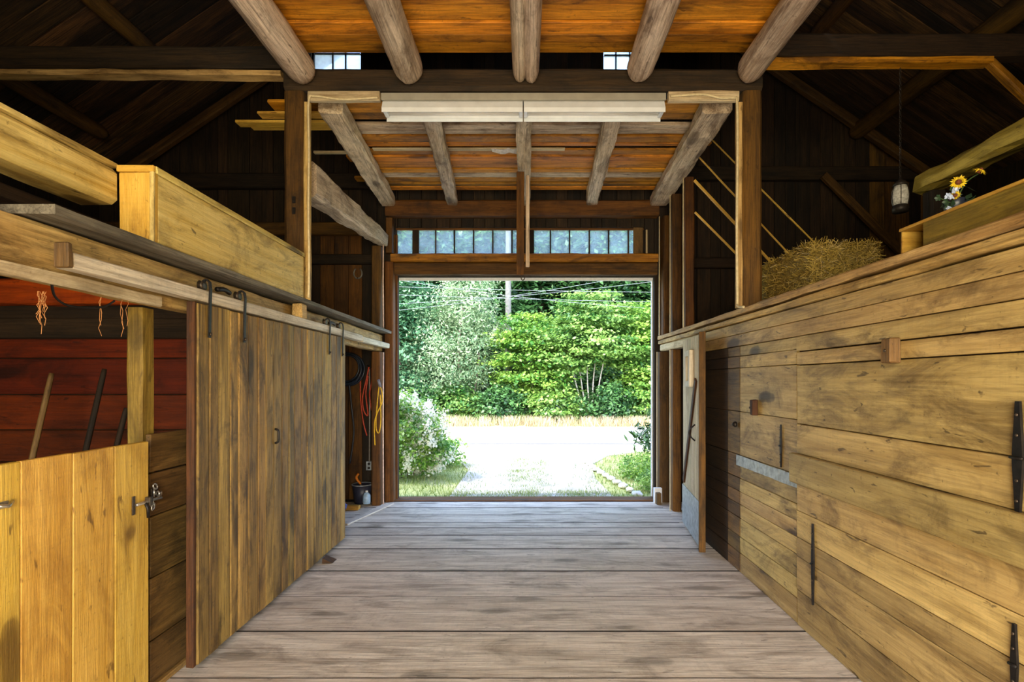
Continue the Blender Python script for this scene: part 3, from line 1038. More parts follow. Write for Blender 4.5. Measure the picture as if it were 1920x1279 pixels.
tag(timber('tie_beam', (-1.99, 4.48, 4.098), (1.955, 4.48, 4.098), 0.18, 0.18, 'dark', None, 0.004),
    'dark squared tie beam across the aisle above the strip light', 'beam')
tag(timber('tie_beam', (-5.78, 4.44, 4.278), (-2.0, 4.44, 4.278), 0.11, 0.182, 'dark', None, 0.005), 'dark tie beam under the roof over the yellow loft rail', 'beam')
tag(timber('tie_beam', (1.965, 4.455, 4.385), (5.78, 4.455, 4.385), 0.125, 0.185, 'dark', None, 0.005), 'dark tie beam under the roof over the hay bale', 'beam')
tag(timber('lit_underside_strip', (-5.4, 4.45, 4.165), (-2.02, 4.45, 4.155), 0.10, 0.045, 'header', None, 0.006), 'pale strip for the lit underside of the tie beam over the loft rail', 'strip')  # separate strip in a brighter wood paints the beam's lit underside
tag(timber('lit_underside_strip', (1.985, 4.46, 4.262), (3.87, 4.46, 4.27), 0.11, 0.05, 'ceil', None, 0.005), 'orange strip for the lit underside of the tie beam over the hay bale', 'strip')
tag(timber('knee_brace', (3.88, 4.46, 4.27), (4.95, 4.46, 3.25), 0.07, 0.06, 'ceil', None, 0.004), 'slanting orange knee brace below the tie beam end', 'brace')

# pale trim strips framing the bent, with cable
tag(timber('trim_1', (-1.800, 4.41, 2.275), (-1.800, 4.41, 3.905), 0.04, 0.05, 'header', None, 0.003, roll=PI / 2), 'pale vertical strip along the post above the sliding door', 'trim', None, 'structure')
tag(timber('trim_2', (1.765, 4.41, 2.21), (1.765, 4.41, 3.905), 0.04, 0.05, 'header', None, 0.003, roll=PI / 2), 'pale vertical strip along the post by the hay bale', 'trim', None, 'structure')
tag(timber('trim_3', (-1.79, 4.41, 3.955), (-1.20, 4.41, 3.955), 0.05, 0.08, 'pale', None, 0.004), 'pale strip under the tie beam between post and strip light', 'trim', None, 'structure')
tag(timber('trim_4', (1.18, 4.41, 3.955), (1.76, 4.41, 3.955), 0.05, 0.08, 'pale', None, 0.004), 'pale strip under the tie beam on the hay bale side of the strip light', 'trim', None, 'structure')
tag(tube('cable', [(-1.21, 4.37, 3.93), (-1.5, 4.37, 3.915), (-1.72, 4.37, 3.94), (-1.775, 4.37, 3.90), (-1.773, 4.37, 3.5), (-1.777, 4.37, 3.0), (-1.772, 4.37, 2.6), (-1.775, 4.37, 2.29)], 0.009, CABLE, None, 8, False, 6),
    'pale cable running from the strip light down the post above the sliding door', 'cable')
tag(tube('cable', [(1.19, 4.37, 3.94), (1.45, 4.37, 3.955), (1.6, 4.37, 3.925), (1.71, 4.37, 3.925), (1.735, 4.37, 3.88), (1.738, 4.37, 3.4), (1.733, 4.37, 2.8), (1.738, 4.37, 2.3), (1.725, 4.33, 2.215), (1.72, 4.2, 2.19)], 0.010, CABLE, None, 8, False, 6),
    'pale cable running from the strip light down the post by the hay bale', 'cable')

# log joists of the near bay
for (x0, x1, r, lab) in (
        (-1.84, -1.815, 0.118, 'thick rough grey log joist ending above the post over the sliding door'),
        (-0.96, -0.945, 0.118, 'smooth tan log joist beside the small blue lit window pane row'),
        (0.90, 0.925, 0.105, 'grey knotted log joist beside the small square lit pane'),
        (1.80, 1.825, 0.108, 'pinkish grey log joist ending above the post by the hay bale')):
    tag(log('log_joist', (x0, YB + 0.1, 4.135), (x1, 4.385, 4.13), r * 1.06, r, 'log', None, 20, 1.0, 0.06, 0.7), lab, 'joist')
e = empty('log_joist', (0, 1, 4.05), 'split double log joist above the middle of the aisle', 'joist')
log('log_half', (-0.055, YB + 0.1, 4.13), (-0.045, 4.385, 4.12), 0.062, 0.058, 'log', e, 14, 1.5, 0.03, 0.6)
log('log_half', (0.055, YB + 0.1, 4.13), (0.045, 4.385, 4.12), 0.072, 0.066, 'log', e, 14, 1.45, 0.03, 0.6)

# near ceiling boards
cf = backing('ceiling_front', [(-2.05, 2.05, YB, 4.36, 4.315, 4.335)], wood('dark', 'X'), 'orange brown board ceiling over the near log joists', 'ceiling')
ye = [4.355, 4.20, 4.105, 3.965, 3.80, 3.63, 3.45, 3.30]
while ye[-1] > YB + 0.2:
    ye.append(ye[-1] - random.uniform(0.15, 0.24))
for i in range(len(ye) - 1):
    g = random.choice([0.005, 0.008, 0.012, 0.028])
    dzz = random.uniform(0, 0.022)
    box('board', -2.04 + rj(0.1), 2.0 + rj(0.08), ye[i + 1] + g, ye[i], 4.272 + dzz, 4.312, 'ceil', cf, 0.003, 0.004, 'X')

# rear bay: hewn joists, ceiling boards
for (xn, xf, w, lab) in (
        (-1.68, -1.82, 0.21, 'barky squared joist at the sliding door side of the far bay'),
        (-0.83, -0.96, 0.155, 'squared joist between the barky one and the middle of the far bay'),
        (0.775, 0.875, 0.165, 'speckled squared joist in the far bay on the hay side'),
        (1.66, 1.765, 0.25, 'thick whitish squared joist with a saw cut over the studs')):
    tag(timber('hewn_joist', (xn, 4.60, 3.99), (xf, 7.06, 4.0), w, 0.15, 'hewn', None, 0.010, taper=0.9, segs=40), lab, 'joist')
tag(timber('hewn_joist', (-0.02, 4.60, 3.99), (-0.005, 7.06, 4.0), 0.14, 0.15, 'hewn', None, 0.008, taper=0.95, segs=40), 'squared joist in line with the hanging board of the far bay', 'joist')
cr = empty('ceiling_rear', (0, 5.8, 4.1), 'loose board ceiling of the far bay with dark gaps', 'ceiling', None, 'structure')
rb = [(4.60, 4.73), (4.75, 4.93), (4.95, 5.09), (5.16, 5.24), (5.28, 5.36), (5.40, 5.54), (5.56, 5.64), (5.74, 5.86), (5.88, 6.02), (6.04, 6.20), (6.23, 6.34), (6.39, 6.51), (6.53, 6.64), (6.69, 6.78), (6.80, 6.90)]
for i, (a, b) in enumerate(rb):
    key = 'hewn' if i in (3, 4, 11) else 'ceil'
    x0 = -1.98 + rj(0.16)
    if i in (1, 2):
        x0 = -2.3
    if i in (3, 4):
        x0 = -1.75
    box('board', x0, 1.86 + rj(0.1), a, b, 4.082 + random.uniform(0, 0.018), 4.116 + random.uniform(0, 0.01), key, cr, 0.004, 0.004, 'X')
for (x0, x1, y, z, lab) in ((-2.68, -1.81, 4.97, 4.045, 'lowest thin plank end sticking out beside the post'),
                            (-2.60, -1.815, 5.06, 4.06, 'short thin plank in the stack sticking out beside the post'),
                            (-2.42, -1.80, 4.86, 4.07, 'topmost thin plank of the stack sticking out beside the post')):
    tag(box('loose_plank', x0, x1, y - 0.05, y + 0.05, z - 0.05, z - 0.026, 'gate', None, 0.002, 0.003, 'X'), lab, 'plank', 'loose planks beside the post')
tag(box('loose_batten', -2.25, -1.85, 5.66, 5.70, 4.03, 4.055, 'pale', None, 0.001, 0.003, 'X'), 'thin pale batten lying across the joists behind the post', 'batten')
tag(box('loose_batten', -1.62, 0.42, 5.64, 5.70, 4.069, 4.08, 'pale', None, 0.001, 0.002, 'X'), 'long thin white batten under the far bay ceiling', 'batten')

bm = bmesh.new()
for k in range(7):
    x = -0.30 + 0.045 * k
    a, b = bm.verts.new((x, rj(0.01), rj(0.012))), bm.verts.new((x + 0.01, rj(0.01), -0.05 + rj(0.015)))
vl = list(bm.verts)
for k in range(6):
    bm.faces.new((vl[2 * k], vl[2 * k + 2], vl[2 * k + 3], vl[2 * k + 1]))
bmesh.ops.solidify(bm, geom=bm.faces[:], thickness=0.002)
tag(link('plastic_scrap', bm_mesh(bm, 'plastic_scrap'), plain('clear_white_plastic', (224, 226, 232), 0.25), (-0.06, 5.63, 4.062)), 'torn white plastic scrap on the long batten', 'scrap')

# strip light under the tie beam
sl = empty('strip_light', (-0.01, 4.48, 3.82), 'long white twin strip light fitting, switched off, under the tie beam', 'light')
box('channel', -1.20, 1.17, 4.43, 4.53, 3.945, 4.004, CHANNEL, sl, 0, 0.004)
for (x0, x1) in ((-1.185, -0.022), (-0.012, 1.155)):
    e = empty('reflector_unit', ((x0 + x1) / 2, 4.48, 3.85))
    WL[e.name] = Vector(((x0 + x1) / 2, 4.48, 3.85))
    e.parent = sl
    e.location = WL[e.name] - WL[sl.name]
    prof = [(-0.03, 3.945), (-0.055, 3.925), (-0.085, 3.862), (-0.085, 3.825), (-0.079, 3.825), (-0.079, 3.858), (-0.05, 3.915),
            (0.05, 3.915), (0.079, 3.858), (0.079, 3.825), (0.085, 3.825), (0.085, 3.862), (0.055, 3.925), (0.03, 3.945)]
    bm = bmesh.new()
    A = [bm.verts.new((x0 - (x0 + x1) / 2, q[0], q[1] - 3.85)) for q in prof]
    Bq = [bm.verts.new((x1 - (x0 + x1) / 2, q[0], q[1] - 3.85)) for q in prof]
    bm.faces.new(A)
    bm.faces.new(list(reversed(Bq)))
    for i in range(len(prof)):
        bm.faces.new((A[i], Bq[i], Bq[(i + 1) % len(prof)], A[(i + 1) % len(prof)]))
    bmesh.ops.recalc_face_normals(bm, faces=bm.faces)
    link('reflector', bm_mesh(bm, 'reflector'), WHITE, WL[e.name], e)
    for yy in (-0.035, 0.035):
        tube('lamp_tube', [(x0 + 0.03, 4.48 + yy, 3.875), (x1 - 0.03, 4.48 + yy, 3.875)], 0.017, TUBE, e, 12)
    for xx in (x0 + 0.015, x1 - 0.015):
        box('end_cap', xx - 0.015, xx + 0.015, 4.425, 4.535, 3.845, 3.912, WHITE, e, 0, 0.003)

# ------------------------------------------------------------------ doorway wall timber, transom, trim
tag(timber('lintel', (-1.86, 7.155, 3.915), (1.775, 7.155, 3.915), 0.18, 0.205, 'jamb', None, 0.004), 'heavy brown lintel beam under the far joist ends', 'beam')
tag(timber('window_sill', (-1.80, 7.18, 3.262), (1.775, 7.18, 3.262), 0.13, 0.11, 'ceil', None, 0.003), 'orange brown sill board below the transom window', 'sill', None, 'structure')
tag(timber('head_beam', (-1.78, 7.205, 3.12), (1.775, 7.205, 3.12), 0.08, 0.16, 'post', None, 0.003), 'dark head board above the doorway opening', 'beam')
tag(timber('door_post', (-1.82, 7.17, 0.0), (-1.82, 7.17, 3.2), 0.15, 0.12, 'jamb', None, 0.003, roll=PI / 2), 'reddish brown door post beside the hydrangea', 'post')
tag(timber('nook_post', (-1.935, 6.97, 0.0), (-1.935, 6.97, 1.99), 0.15, 0.12, 'jamb', None, 0.003, roll=PI / 2), 'brown post at the edge of the tool nook below the grey plank', 'post')
tag(timber('nook_post', (-1.935, 6.97, 2.29), (-1.935, 6.97, 3.36), 0.15, 0.12, 'post', None, 0.003, roll=PI / 2), 'dark brown post between the grey plank and the slanted plate', 'post')
tag(timber('window_post', (-1.83, 7.19, 3.33), (-1.83, 7.19, 3.80), 0.10, 0.09, 'post', None, 0.003, roll=PI / 2), 'dark brown post at the sliding door end of the transom window', 'post')
tag(tube('conduit', [(-1.835, 6.895, 0.02), (-1.84, 6.895, 1.0), (-1.835, 6.895, 1.98)], 0.009, plain('pinkish_conduit', (214, 184, 168), 0.5), None, 8), 'thin pale conduit down the nook post', 'pipe')
tag(tube('conduit', [(-1.835, 6.895, 2.3), (-1.84, 6.895, 2.9), (-1.835, 6.895, 3.5)], 0.009, plain('pinkish_conduit', (214, 184, 168), 0.5), None, 8), 'thin pale conduit above the grey plank', 'pipe')
tag(timber('wall_plate', (-1.90, 4.58, 3.34), (-1.86, 6.98, 3.455), 0.22, 0.30, 'hewn', None, 0.012, taper=0.55, segs=40), 'whitish hewn plate running from the post to the transom end', 'beam')

w1 = empty('window_1', (0, 7.3, 3.32), 'row of dusty transom panes above the doorway', 'window', None, 'structure')
box('frame', W1[0], W1[1], 7.285, 7.335, 3.32, 3.345, 'jamb', w1, 0.001, 0.003, 'X')
box('frame', W1[0], W1[1], 7.285, 7.335, 3.675, 3.70, 'jamb', w1, 0.001, 0.003, 'X')
mx_ = [(-1.77, 0.03), (-1.50, 0.09)] + [((x - 985) * 0.0073, 0.018) for x in (817, 852, 888, 924, 960)] + [(0.02, 0.20)] + [((x - 985) * 0.0073, 0.018) for x in (1032, 1068, 1105, 1141, 1178)] + [(1.605, 0.03)]
for (x, w) in mx_:
    box('muntin', x - w / 2, x + w / 2, 7.288, 7.332, 3.345, 3.675, 'dark', w1, 0.001, 0.002, 'Z')
for (xa, wa), (xb, wb) in zip(mx_[:-1], mx_[1:]):
    box('pane', xa + wa / 2, xb - wb / 2, 7.307, 7.311, 3.345, 3.675, GLASS, w1, 0, 0.0005)
tag(box('scrap_board', 1.47, 1.60, 7.255, 7.283, 3.33, 3.70, 'dado', None, 0.004, 0.004, 'Z'), 'broken brown scrap board over the end of the transom window', 'board')
tag(box('scrap_board', 1.63, 1.655, 7.215, 7.243, 3.325, 3.66, 'pale', None, 0.002, 0.003, 'Z'), 'thin pale upright stick beside the end of the transom window', 'stick')
for n, W, vx, hz in ((2, W2, (-2.635, -2.46), (5.93 + 0.16,)), (3, W3, (1.24, 1.43), (6.07,))):
    we = empty(f'window_{n}', ((W[0] + W[1]) / 2, 7.3, W[2]), 'small gable window above the ceiling with three lit panes' if n == 2 else 'small gable window above the ceiling showing one lit pane', 'window', None, 'structure')
    for (a, b, c0, d0) in ((W[0], W[0] + 0.03, W[2], W[3]), (W[1] - 0.03, W[1], W[2], W[3])):
        box('frame', a, b, 7.285, 7.335, c0, d0, 'dark', we, 0, 0.002, 'Z')
    for (c0, d0) in ((W[2], W[2] + 0.03), (W[3] - 0.03, W[3])):
        box('frame', W[0] + 0.03, W[1] - 0.03, 7.285, 7.335, c0, d0, 'dark', we, 0, 0.002, 'X')
    for v in vx:
        box('muntin', v - 0.008, v + 0.008, 7.29, 7.33, W[2] + 0.03, W[3] - 0.03, 'dark', we, 0, 0.002, 'Z')
    xe = [W[0] + 0.03] + list(vx) + [W[1] - 0.03]
    zee = [W[2] + 0.03] + list(hz) + [W[3] - 0.03]
    for v in hz:
        for a, b in zip(xe[:-1], xe[1:]):
            box('muntin', a + 0.008, b - 0.008, 7.29, 7.33, v - 0.008, v + 0.008, 'dark', we, 0, 0.002, 'X')
    for a, b in zip(xe[:-1], xe[1:]):
        for c0, d0 in zip(zee[:-1], zee[1:]):
            box('pane', a + 0.008, b - 0.008, 7.308, 7.311, c0 + 0.008, d0 - 0.008, GLASS2, we, 0, 0.0005)

# white outer door trim
tag(box('trim_5', DOOR_L - 0.02, DOOR_R + 0.06, 7.345, 7.375, 2.995, 3.045, PAINT, None, 0.001, 0.003), 'white painted head trim outside the doorway', 'trim', None, 'structure')
tag(box('trim_6', DOOR_R - 0.015, DOOR_R + 0.045, 7.345, 7.385, 0.02, 2.99, PAINT, None, 0.001, 0.003), 'white painted side trim outside the doorway', 'trim', None, 'structure')
tag(box('trim_7', 1.70, 1.80, 7.02, 7.09, 0.0, 0.20, PAINT, None, 0.002, 0.004), 'short white painted block at the foot of the doorway post', 'trim', None, 'structure')
tag(box('foot_block', 1.71, 1.77, 6.93, 7.01, 0.0, 0.15, 'dado', None, 0.003, 0.004, 'Z'), 'small brown block standing before the white block at the doorway', 'block')

# hanging board in the middle of the far bay
hb = empty('hanging_board', (-0.05, 5.85, 2.77), 'narrow brown board hanging down in front of the transom window', 'board')
box('board', -0.098, -0.012, 5.84, 5.875, 2.77, 3.905, 'jamb', hb, 0.003, 0.004, 'Z')
tube('hook', [(-0.045, 5.857, 2.77), (-0.045, 5.857, 2.735), (-0.03, 5.857, 2.715), (-0.01, 5.857, 2.73), (-0.012, 5.857, 2.75)], 0.006, RUST, hb, 6, smooth=3)
tag(box('hanging_strip', 0.005, 0.045, 5.93, 5.955, 2.88, 3.90, 'hewn', None, 0.004, 0.003, 'Z'), 'thin crooked pale strip hanging behind the brown hanging board', 'strip')

# ------------------------------------------------------------------ roof timbers
for (x, s, y1, r, lab) in ((4.10, -1, 5.9, 0.085, 'upper roof purlin pole over the yellow loft rail'),
                           (5.06, -1, 6.4, 0.085, 'lower pale roof purlin pole over the yellow loft rail'),
                           (3.42, 1, 6.3, 0.08, 'upper roof purlin pole over the hay bale'),
                           (4.45, 1, 7.2, 0.11, 'thick lower roof purlin pole over the hay bale')):
    z = roof_z(x) - r - 0.055
    tag(log('roof_purlin', (s * x, YB + 0.1, z), (s * x, y1, z), r * 1.1, r, 'post', None, 12, 1.0, 0.05, 0.5), lab, 'purlin')
tag(timber('plate_log', (3.40, YB + 0.2, 3.36), (3.40, 4.56, 3.27), 0.17, 0.16, 'box', None, 0.02, 0.03), 'mossy yellow log running above the sunflowers', 'log')
tag(timber('log_stub_post', (3.40, 4.44, 2.21), (3.40, 4.44, 3.18), 0.12, 0.12, 'dark', None, 0.004, roll=PI / 2), 'dark post carrying the mossy log end', 'post')
for s, lab in ((-1, 'brown gable rafter at the far wall over the yellow rail'), (1, 'brown gable rafter at the far wall over the hay bale')):
    tag(timber('gable_rafter', (s * 0.3, 7.07, roof_z(0.3) - 0.16), (s * 5.7, 7.07, roof_z(5.7) - 0.16), 0.10, 0.11, 'post', None, 0.004), lab, 'rafter')
tag(timber('wall_girt', (-5.78, 7.19, 4.30), (-2.05, 7.19, 4.30), 0.11, 0.20, 'dark', None, 0.004), 'dark girt on the far wall behind the feed box', 'beam')
tag(timber('wall_girt', (2.05, 7.19, 4.40), (5.78, 7.19, 4.40), 0.11, 0.18, 'dark', None, 0.004), 'dark girt on the far wall above the lantern', 'beam')
tag(timber('wall_girt', (-5.78, 7.19, 3.66), (-2.0, 7.19, 3.66), 0.11, 0.17, 'post', None, 0.003), 'brown girt on the far wall above the horseshoe', 'beam')
tag(timber('wall_girt', (-5.78, 7.20, 3.25), (-2.0, 7.20, 3.25), 0.09, 0.13, 'dark', None, 0.004), 'dark narrow girt on the far wall right above the horseshoe', 'beam')
tag(timber('wall_girt', (2.05, 7.20, 3.2), (5.78, 7.20, 3.2), 0.09, 0.14, 'dark', None, 0.004), 'dark girt on the far wall behind the hay bale', 'beam')
tag(timber('wall_brace', (3.95, 7.07, 4.34), (5.35, 7.07, 2.95), 0.07, 0.10, 'post', None, 0.004), 'slanting brown brace on the far wall near the lantern', 'brace')
for (a, b, r, lab) in (
        (px(1330, 257, 5.6), Vector((3.86, 5.6, 2.23)), 0.007, 'topmost thin leaning lath behind the post by the hay bale'),
        (px(1309, 293, 5.7), Vector((3.50, 5.7, 2.23)), 0.007, 'second thin leaning lath from the top behind the post by the hay bale'),
        (px(1302, 338, 5.5), Vector((3.10, 5.5, 2.23)), 0.012, 'brightest thickest leaning lath behind the post by the hay bale'),
        (px(1303, 398, 5.5), Vector((2.86, 5.5, 2.23)), 0.009, 'lowest leaning lath behind the post by the hay bale')):
    tag(timber('leaning_lath', tuple(b), tuple(a), r * 2, r * 2, 'gate', None, 0.0015), lab, 'lath', 'leaning laths')

# ------------------------------------------------------------------ hay bale
HAY = leafmat('hay_straw', (96, 80, 32), (196, 170, 84), 0.15)
HAYC = plain('hay_core', (112, 96, 44), 0.9, 0, 0.35, 45, 1.0)
hb0, hb1 = Vector((2.005, 3.75, 2.226)), Vector((2.485, 4.65, 2.582))
bale = empty('hay_bale', ((hb0.x + hb1.x) / 2, (hb0.y + hb1.y) / 2, hb0.z), 'yellow green hay bale on the loft edge beside the post', 'hay bale')
cb = (hb0 + hb1) / 2
hd = (hb1 - hb0) / 2
bm = bmesh.new()
bmesh.ops.create_cube(bm, size=2.0)
bmesh.ops.subdivide_edges(bm, edges=bm.edges[:], cuts=11, use_grid_fill=True)
for v in bm.verts:
    p = v.co.copy()
    p4 = Vector((math.copysign(abs(p.x) ** 1, p.x), p.y, p.z))
    rnd_ = (abs(p.x) ** 8 + abs(p.y) ** 8 + abs(p.z) ** 8) ** (1 / 8)
    p = p4 / rnd_
    q = Vector((p.x * hd.x, p.y * hd.y, p.z * hd.z))
    q += noise.noise_vector(q * 14) * 0.012
    v.co = q
me = bm_mesh(bm, 'hay_body', True)
link('hay_body', me, HAYC, cb, bale)


def strands(name, P, D, Wd, L, mat, parent, tint, kind='stuff', loc=(0, 0, 0), bend=0.0):
    """Thin quads: positions P, directions D, side vectors Wd (all n x 3), lengths L."""
    n = len(P)
    L = np.asarray(L).reshape(-1, 1)
    a, b = P - D * L / 2, P + D * L / 2
    V = np.empty((n, 4, 3))
    V[:, 0] = a - Wd
    V[:, 1] = a + Wd
    V[:, 2] = b + Wd * 0.5
    V[:, 3] = b - Wd * 0.5
    return quads(name, V, mat, parent, tint, kind, loc)


def quads(name, V, mat, parent, tint, kind, loc):
    n = V.shape[0]
    V = V - np.array(loc)
    me = bpy.data.meshes.new(name)
    me.vertices.add(n * 4)
    me.vertices.foreach_set('co', V.reshape(-1).astype(np.float32))
    me.loops.add(n * 4)
    me.loops.foreach_set('vertex_index', np.arange(n * 4, dtype=np.int32))
    me.polygons.add(n)
    me.polygons.foreach_set('loop_start', np.arange(0, n * 4, 4, dtype=np.int32))
    at = me.attributes.new('tint', 'FLOAT', 'POINT')
    at.data.foreach_set('value', np.repeat(np.asarray(tint, dtype=np.float32), 4))
    me.update()
    me.validate()
    o = link(name, me, mat, loc, parent)
    if kind:
        o['kind'] = kind
    return o


def unit(a):
    return a / np.maximum(np.linalg.norm(a, axis=1, keepdims=True), 1e-9)


n = 9000
P = RNG.uniform(-1, 1, (n, 3))
ax = RNG.integers(0, 3, n)
sg = np.where(RNG.random(n) < 0.5, -1.0, 1.0)
P[np.arange(n), ax] = sg * RNG.uniform(0.97, 1.04, n)
nn = np.zeros((n, 3))
nn[np.arange(n), ax] = sg
P = P * np.array(hd) + np.array(cb)
D = unit(RNG.normal(size=(n, 3)) * np.array([1.0, 0.55, 0.8]) + nn * 0.25)
Wd = unit(np.cross(D, nn + RNG.normal(size=(n, 3)) * 0.3)) * 0.0022
P[:, 2] = np.maximum(P[:, 2], hb0.z + 0.02)
strands('straw', P, D, Wd, RNG.uniform(0.03, 0.10, n), HAY, bale, RNG.random(n), 'stuff', tuple(cb))
for x in (2.08, 2.33):
    pts = []
    for i in range(40):
        a = 2 * PI * i / 40
        cy, cz = math.cos(a), math.sin(a)
        k = (abs(cy) ** 8 + abs(cz) ** 8) ** (-1 / 8)
        pts.append((x, cb.y + cy * k * (hd.y + 0.002), cb.z + cz * k * (hd.z + 0.001)))
    tube('twine', pts, 0.003, plain('baler_twine', (166, 140, 84), 0.8), bale, 6, True)
n = 220
P = np.column_stack([RNG.uniform(1.80, 1.99, n), RNG.uniform(2.6, 5.4, n), np.full(n, 2.214)])
D = unit(np.column_stack([RNG.normal(size=n), RNG.normal(size=n), RNG.normal(size=n) * 0.05]))
o = strands('loose_straw', P, D, unit(np.cross(D, np.array([[0, 0, 1.0]]))) * 0.002, RNG.uniform(0.03, 0.09, n), HAY, None, RNG.random(n), 'stuff', (1.9, 4.0, 2.214))
tag(o, 'loose straw scattered along the cap plank by the hay bale', 'straw')

# ------------------------------------------------------------------ planter ledge, sunflowers, lantern
pb = empty('ledge_box', (2.0, 1.6, 2.212), 'long shallow yellow wooden box on the loft edge below the sunflowers', 'box')
box('front_panel', 1.905, 1.93, YB + 0.2, 2.56, 2.216, 2.362, 'box', pb, 0.002, 0.003, 'Y')
box('top_panel', 1.90, 2.10, YB + 0.2, 2.715, 2.363, 2.378, 'gate', pb, 0.002, 0.003, 'Y')
box('end_panel', 1.91, 2.10, 2.70, 2.714, 2.216, 2.362, 'gate', pb, 0.001, 0.002, 'X')
box('back_panel', 2.085, 2.10, YB + 0.2, 2.699, 2.216, 2.362, 'dado', pb, 0.001, 0.002, 'Y')

sf = empty('sunflower_bunch', (2.03, 2.52, 2.38), 'bunch of artificial sunflowers and blue white blossoms in a dark pot', 'flowers')
POT = plain('dark_pot', (38, 44, 60), 0.35)
lathe('pot', [(0.035, 0), (0.045, 0.05), (0.05, 0.075), (0.047, 0.078), (0.04, 0.06)], (2.03, 2.52, 2.38), POT, sf, 16)
STEM = plain('flower_stem', (60, 84, 40), 0.6)
PETAL = plain('yellow_petal', (214, 184, 30), 0.6, 0, 0.12, 20)
DISC = plain('flower_disc', (92, 46, 18), 0.8, 0, 0.4, 90)
BLUE = plain('pale_blue_blossom', (170, 184, 214), 0.6, 0, 0.2, 40)
LEAFG = plain('dark_leaf', (38, 60, 40), 0.5, 0, 0.2, 30)


def flower(c, aim, r, parent):
    c = Vector(c)
    q = Vector(aim).to_track_quat('Z', 'Y')
    h = empty('flower_head', tuple(c))
    WL[h.name] = c.copy()
    h.parent = parent
    h.location = c - WL[parent.name]
    bm = bmesh.new()
    for ring, rr in ((0, 1.0), (1, 0.82)):
        for k in range(15):
            a = 2 * PI * (k + 0.5 * ring) / 15 + rj(0.08)
            u = Vector((math.cos(a), math.sin(a), 0))
            w = Vector((-math.sin(a), math.cos(a), 0))
            z = 0.004 + 0.006 * ring
            pts = [u * r * 0.30, u * r * 0.65 * rr + w * r * 0.13 + Vector((0, 0, z)), u * r * rr + Vector((0, 0, rj(0.012))), u * r * 0.65 * rr - w * r * 0.13 + Vector((0, 0, z))]
            bm.faces.new([bm.verts.new(q @ p) for p in pts])
    link('petals', bm_mesh(bm, 'petals'), PETAL, c, h)
    lathe('disc', [(r * 0.36, -0.006), (r * 0.38, 0.004), (r * 0.25, 0.014), (0.002, 0.018)], c, DISC, h, 14, True, q.to_euler())


hp = [(px(1797, 342, 2.44), (-0.55, -0.8, 0.1), 0.034), (px(1790, 366, 2.46), (-0.4, -0.6, -0.5), 0.024), (px(1836, 322, 2.40), (0.3, -0.5, 0.75), 0.032)]
for (c, aim, r) in hp:
    flower(c, aim, r, sf)
    tube('stem', [(2.03, 2.52, 2.44), tuple((Vector((2.03, 2.52, 2.44)) + c) / 2 + Vector((0.01, 0.02, 0.03))), tuple(c + Vector((0.008, 0.012, -0.004)))], 0.003, STEM, sf, 6, False, 5)
for k in range(10):
    c = px(1765 + random.uniform(-6, 34), 350 + random.uniform(0, 46), 2.46 + rj(0.03))
    bm = bmesh.new()
    for j in range(6):
        a = 2 * PI * j / 6 + rj(0.2)
        u = Vector((math.cos(a), rj(0.5), math.sin(a))).normalized() * 0.017
        w = Vector((-math.sin(a), 0, math.cos(a))) * 0.006
        bm.faces.new([bm.verts.new(p) for p in (Vector((0, 0, 0)), u * 0.6 + w, u, u * 0.6 - w)])
    link('blossom', bm_mesh(bm, 'blossom'), BLUE if k % 3 else LEAFG, c, sf)
    tube('stem', [(2.03, 2.52, 2.44), tuple(c)], 0.002, STEM, sf, 5)
for k in range(12):
    c = px(1775 + random.uniform(0, 50), 345 + random.uniform(0, 45), 2.5 + rj(0.03))
    bm = bmesh.new()
    d = Vector((rj(1), rj(0.6), random.uniform(-0.3, 1))).normalized()
    w = d.cross(Vector((rj(1), 1, rj(1)))).normalized()
    bm.faces.new([bm.verts.new(p) for p in (-d * 0.035, w * 0.014, d * 0.035, -w * 0.014)])
    link('leaf', bm_mesh(bm, 'leaf'), LEAFG, c, sf)

lc = px(1688, 368, 4.44)
ln = empty('lantern', tuple(lc), 'small whitish lantern hanging on a chain in the dark loft', 'lantern')
LW = plain('lantern_frost', (206, 204, 198), 0.35, 0, 0.25, 50)
LB = plain('lantern_metal', (52, 46, 42), 0.5, 0.5, 0.2, 40)
lathe('glass_body', [(0.053, -0.073), (0.061, -0.04), (0.061, 0.04), (0.048, 0.083)], lc, LW, ln, 16)
lathe('base', [(0.058, -0.133), (0.061, -0.10), (0.053, -0.076)], lc, LB, ln, 16)
lathe('roof_cap', [(0.058, 0.085), (0.040, 0.12), (0.018, 0.133), (0.013, 0.153)], lc, LB, ln, 16)
for k in range(6):
    a = 2 * PI * k / 6
    tube('cage_wire', [lc + Vector((0.060 * math.cos(a), 0.060 * math.sin(a), -0.076)), lc + Vector((0.068 * math.cos(a), 0.068 * math.sin(a), 0)), lc + Vector((0.053 * math.cos(a), 0.053 * math.sin(a), 0.085))], 0.003, LB, ln, 5, False, 3)
k = 0
while lc.z + 0.17 + k * 0.026 < 4.215:
    z = lc.z + 0.17 + k * 0.026
    tube('chain_link', [(lc.x + (0.008 if k % 2 else 0) * math.cos(2 * PI * i / 8), lc.y + (0 if k % 2 else 0.008) * math.cos(2 * PI * i / 8), z + 0.016 * math.sin(2 * PI * i / 8)) for i in range(8)], 0.0025, LB, ln, 4, True)
    k += 1

# ------------------------------------------------------------------ tool nook
YW = 7.225


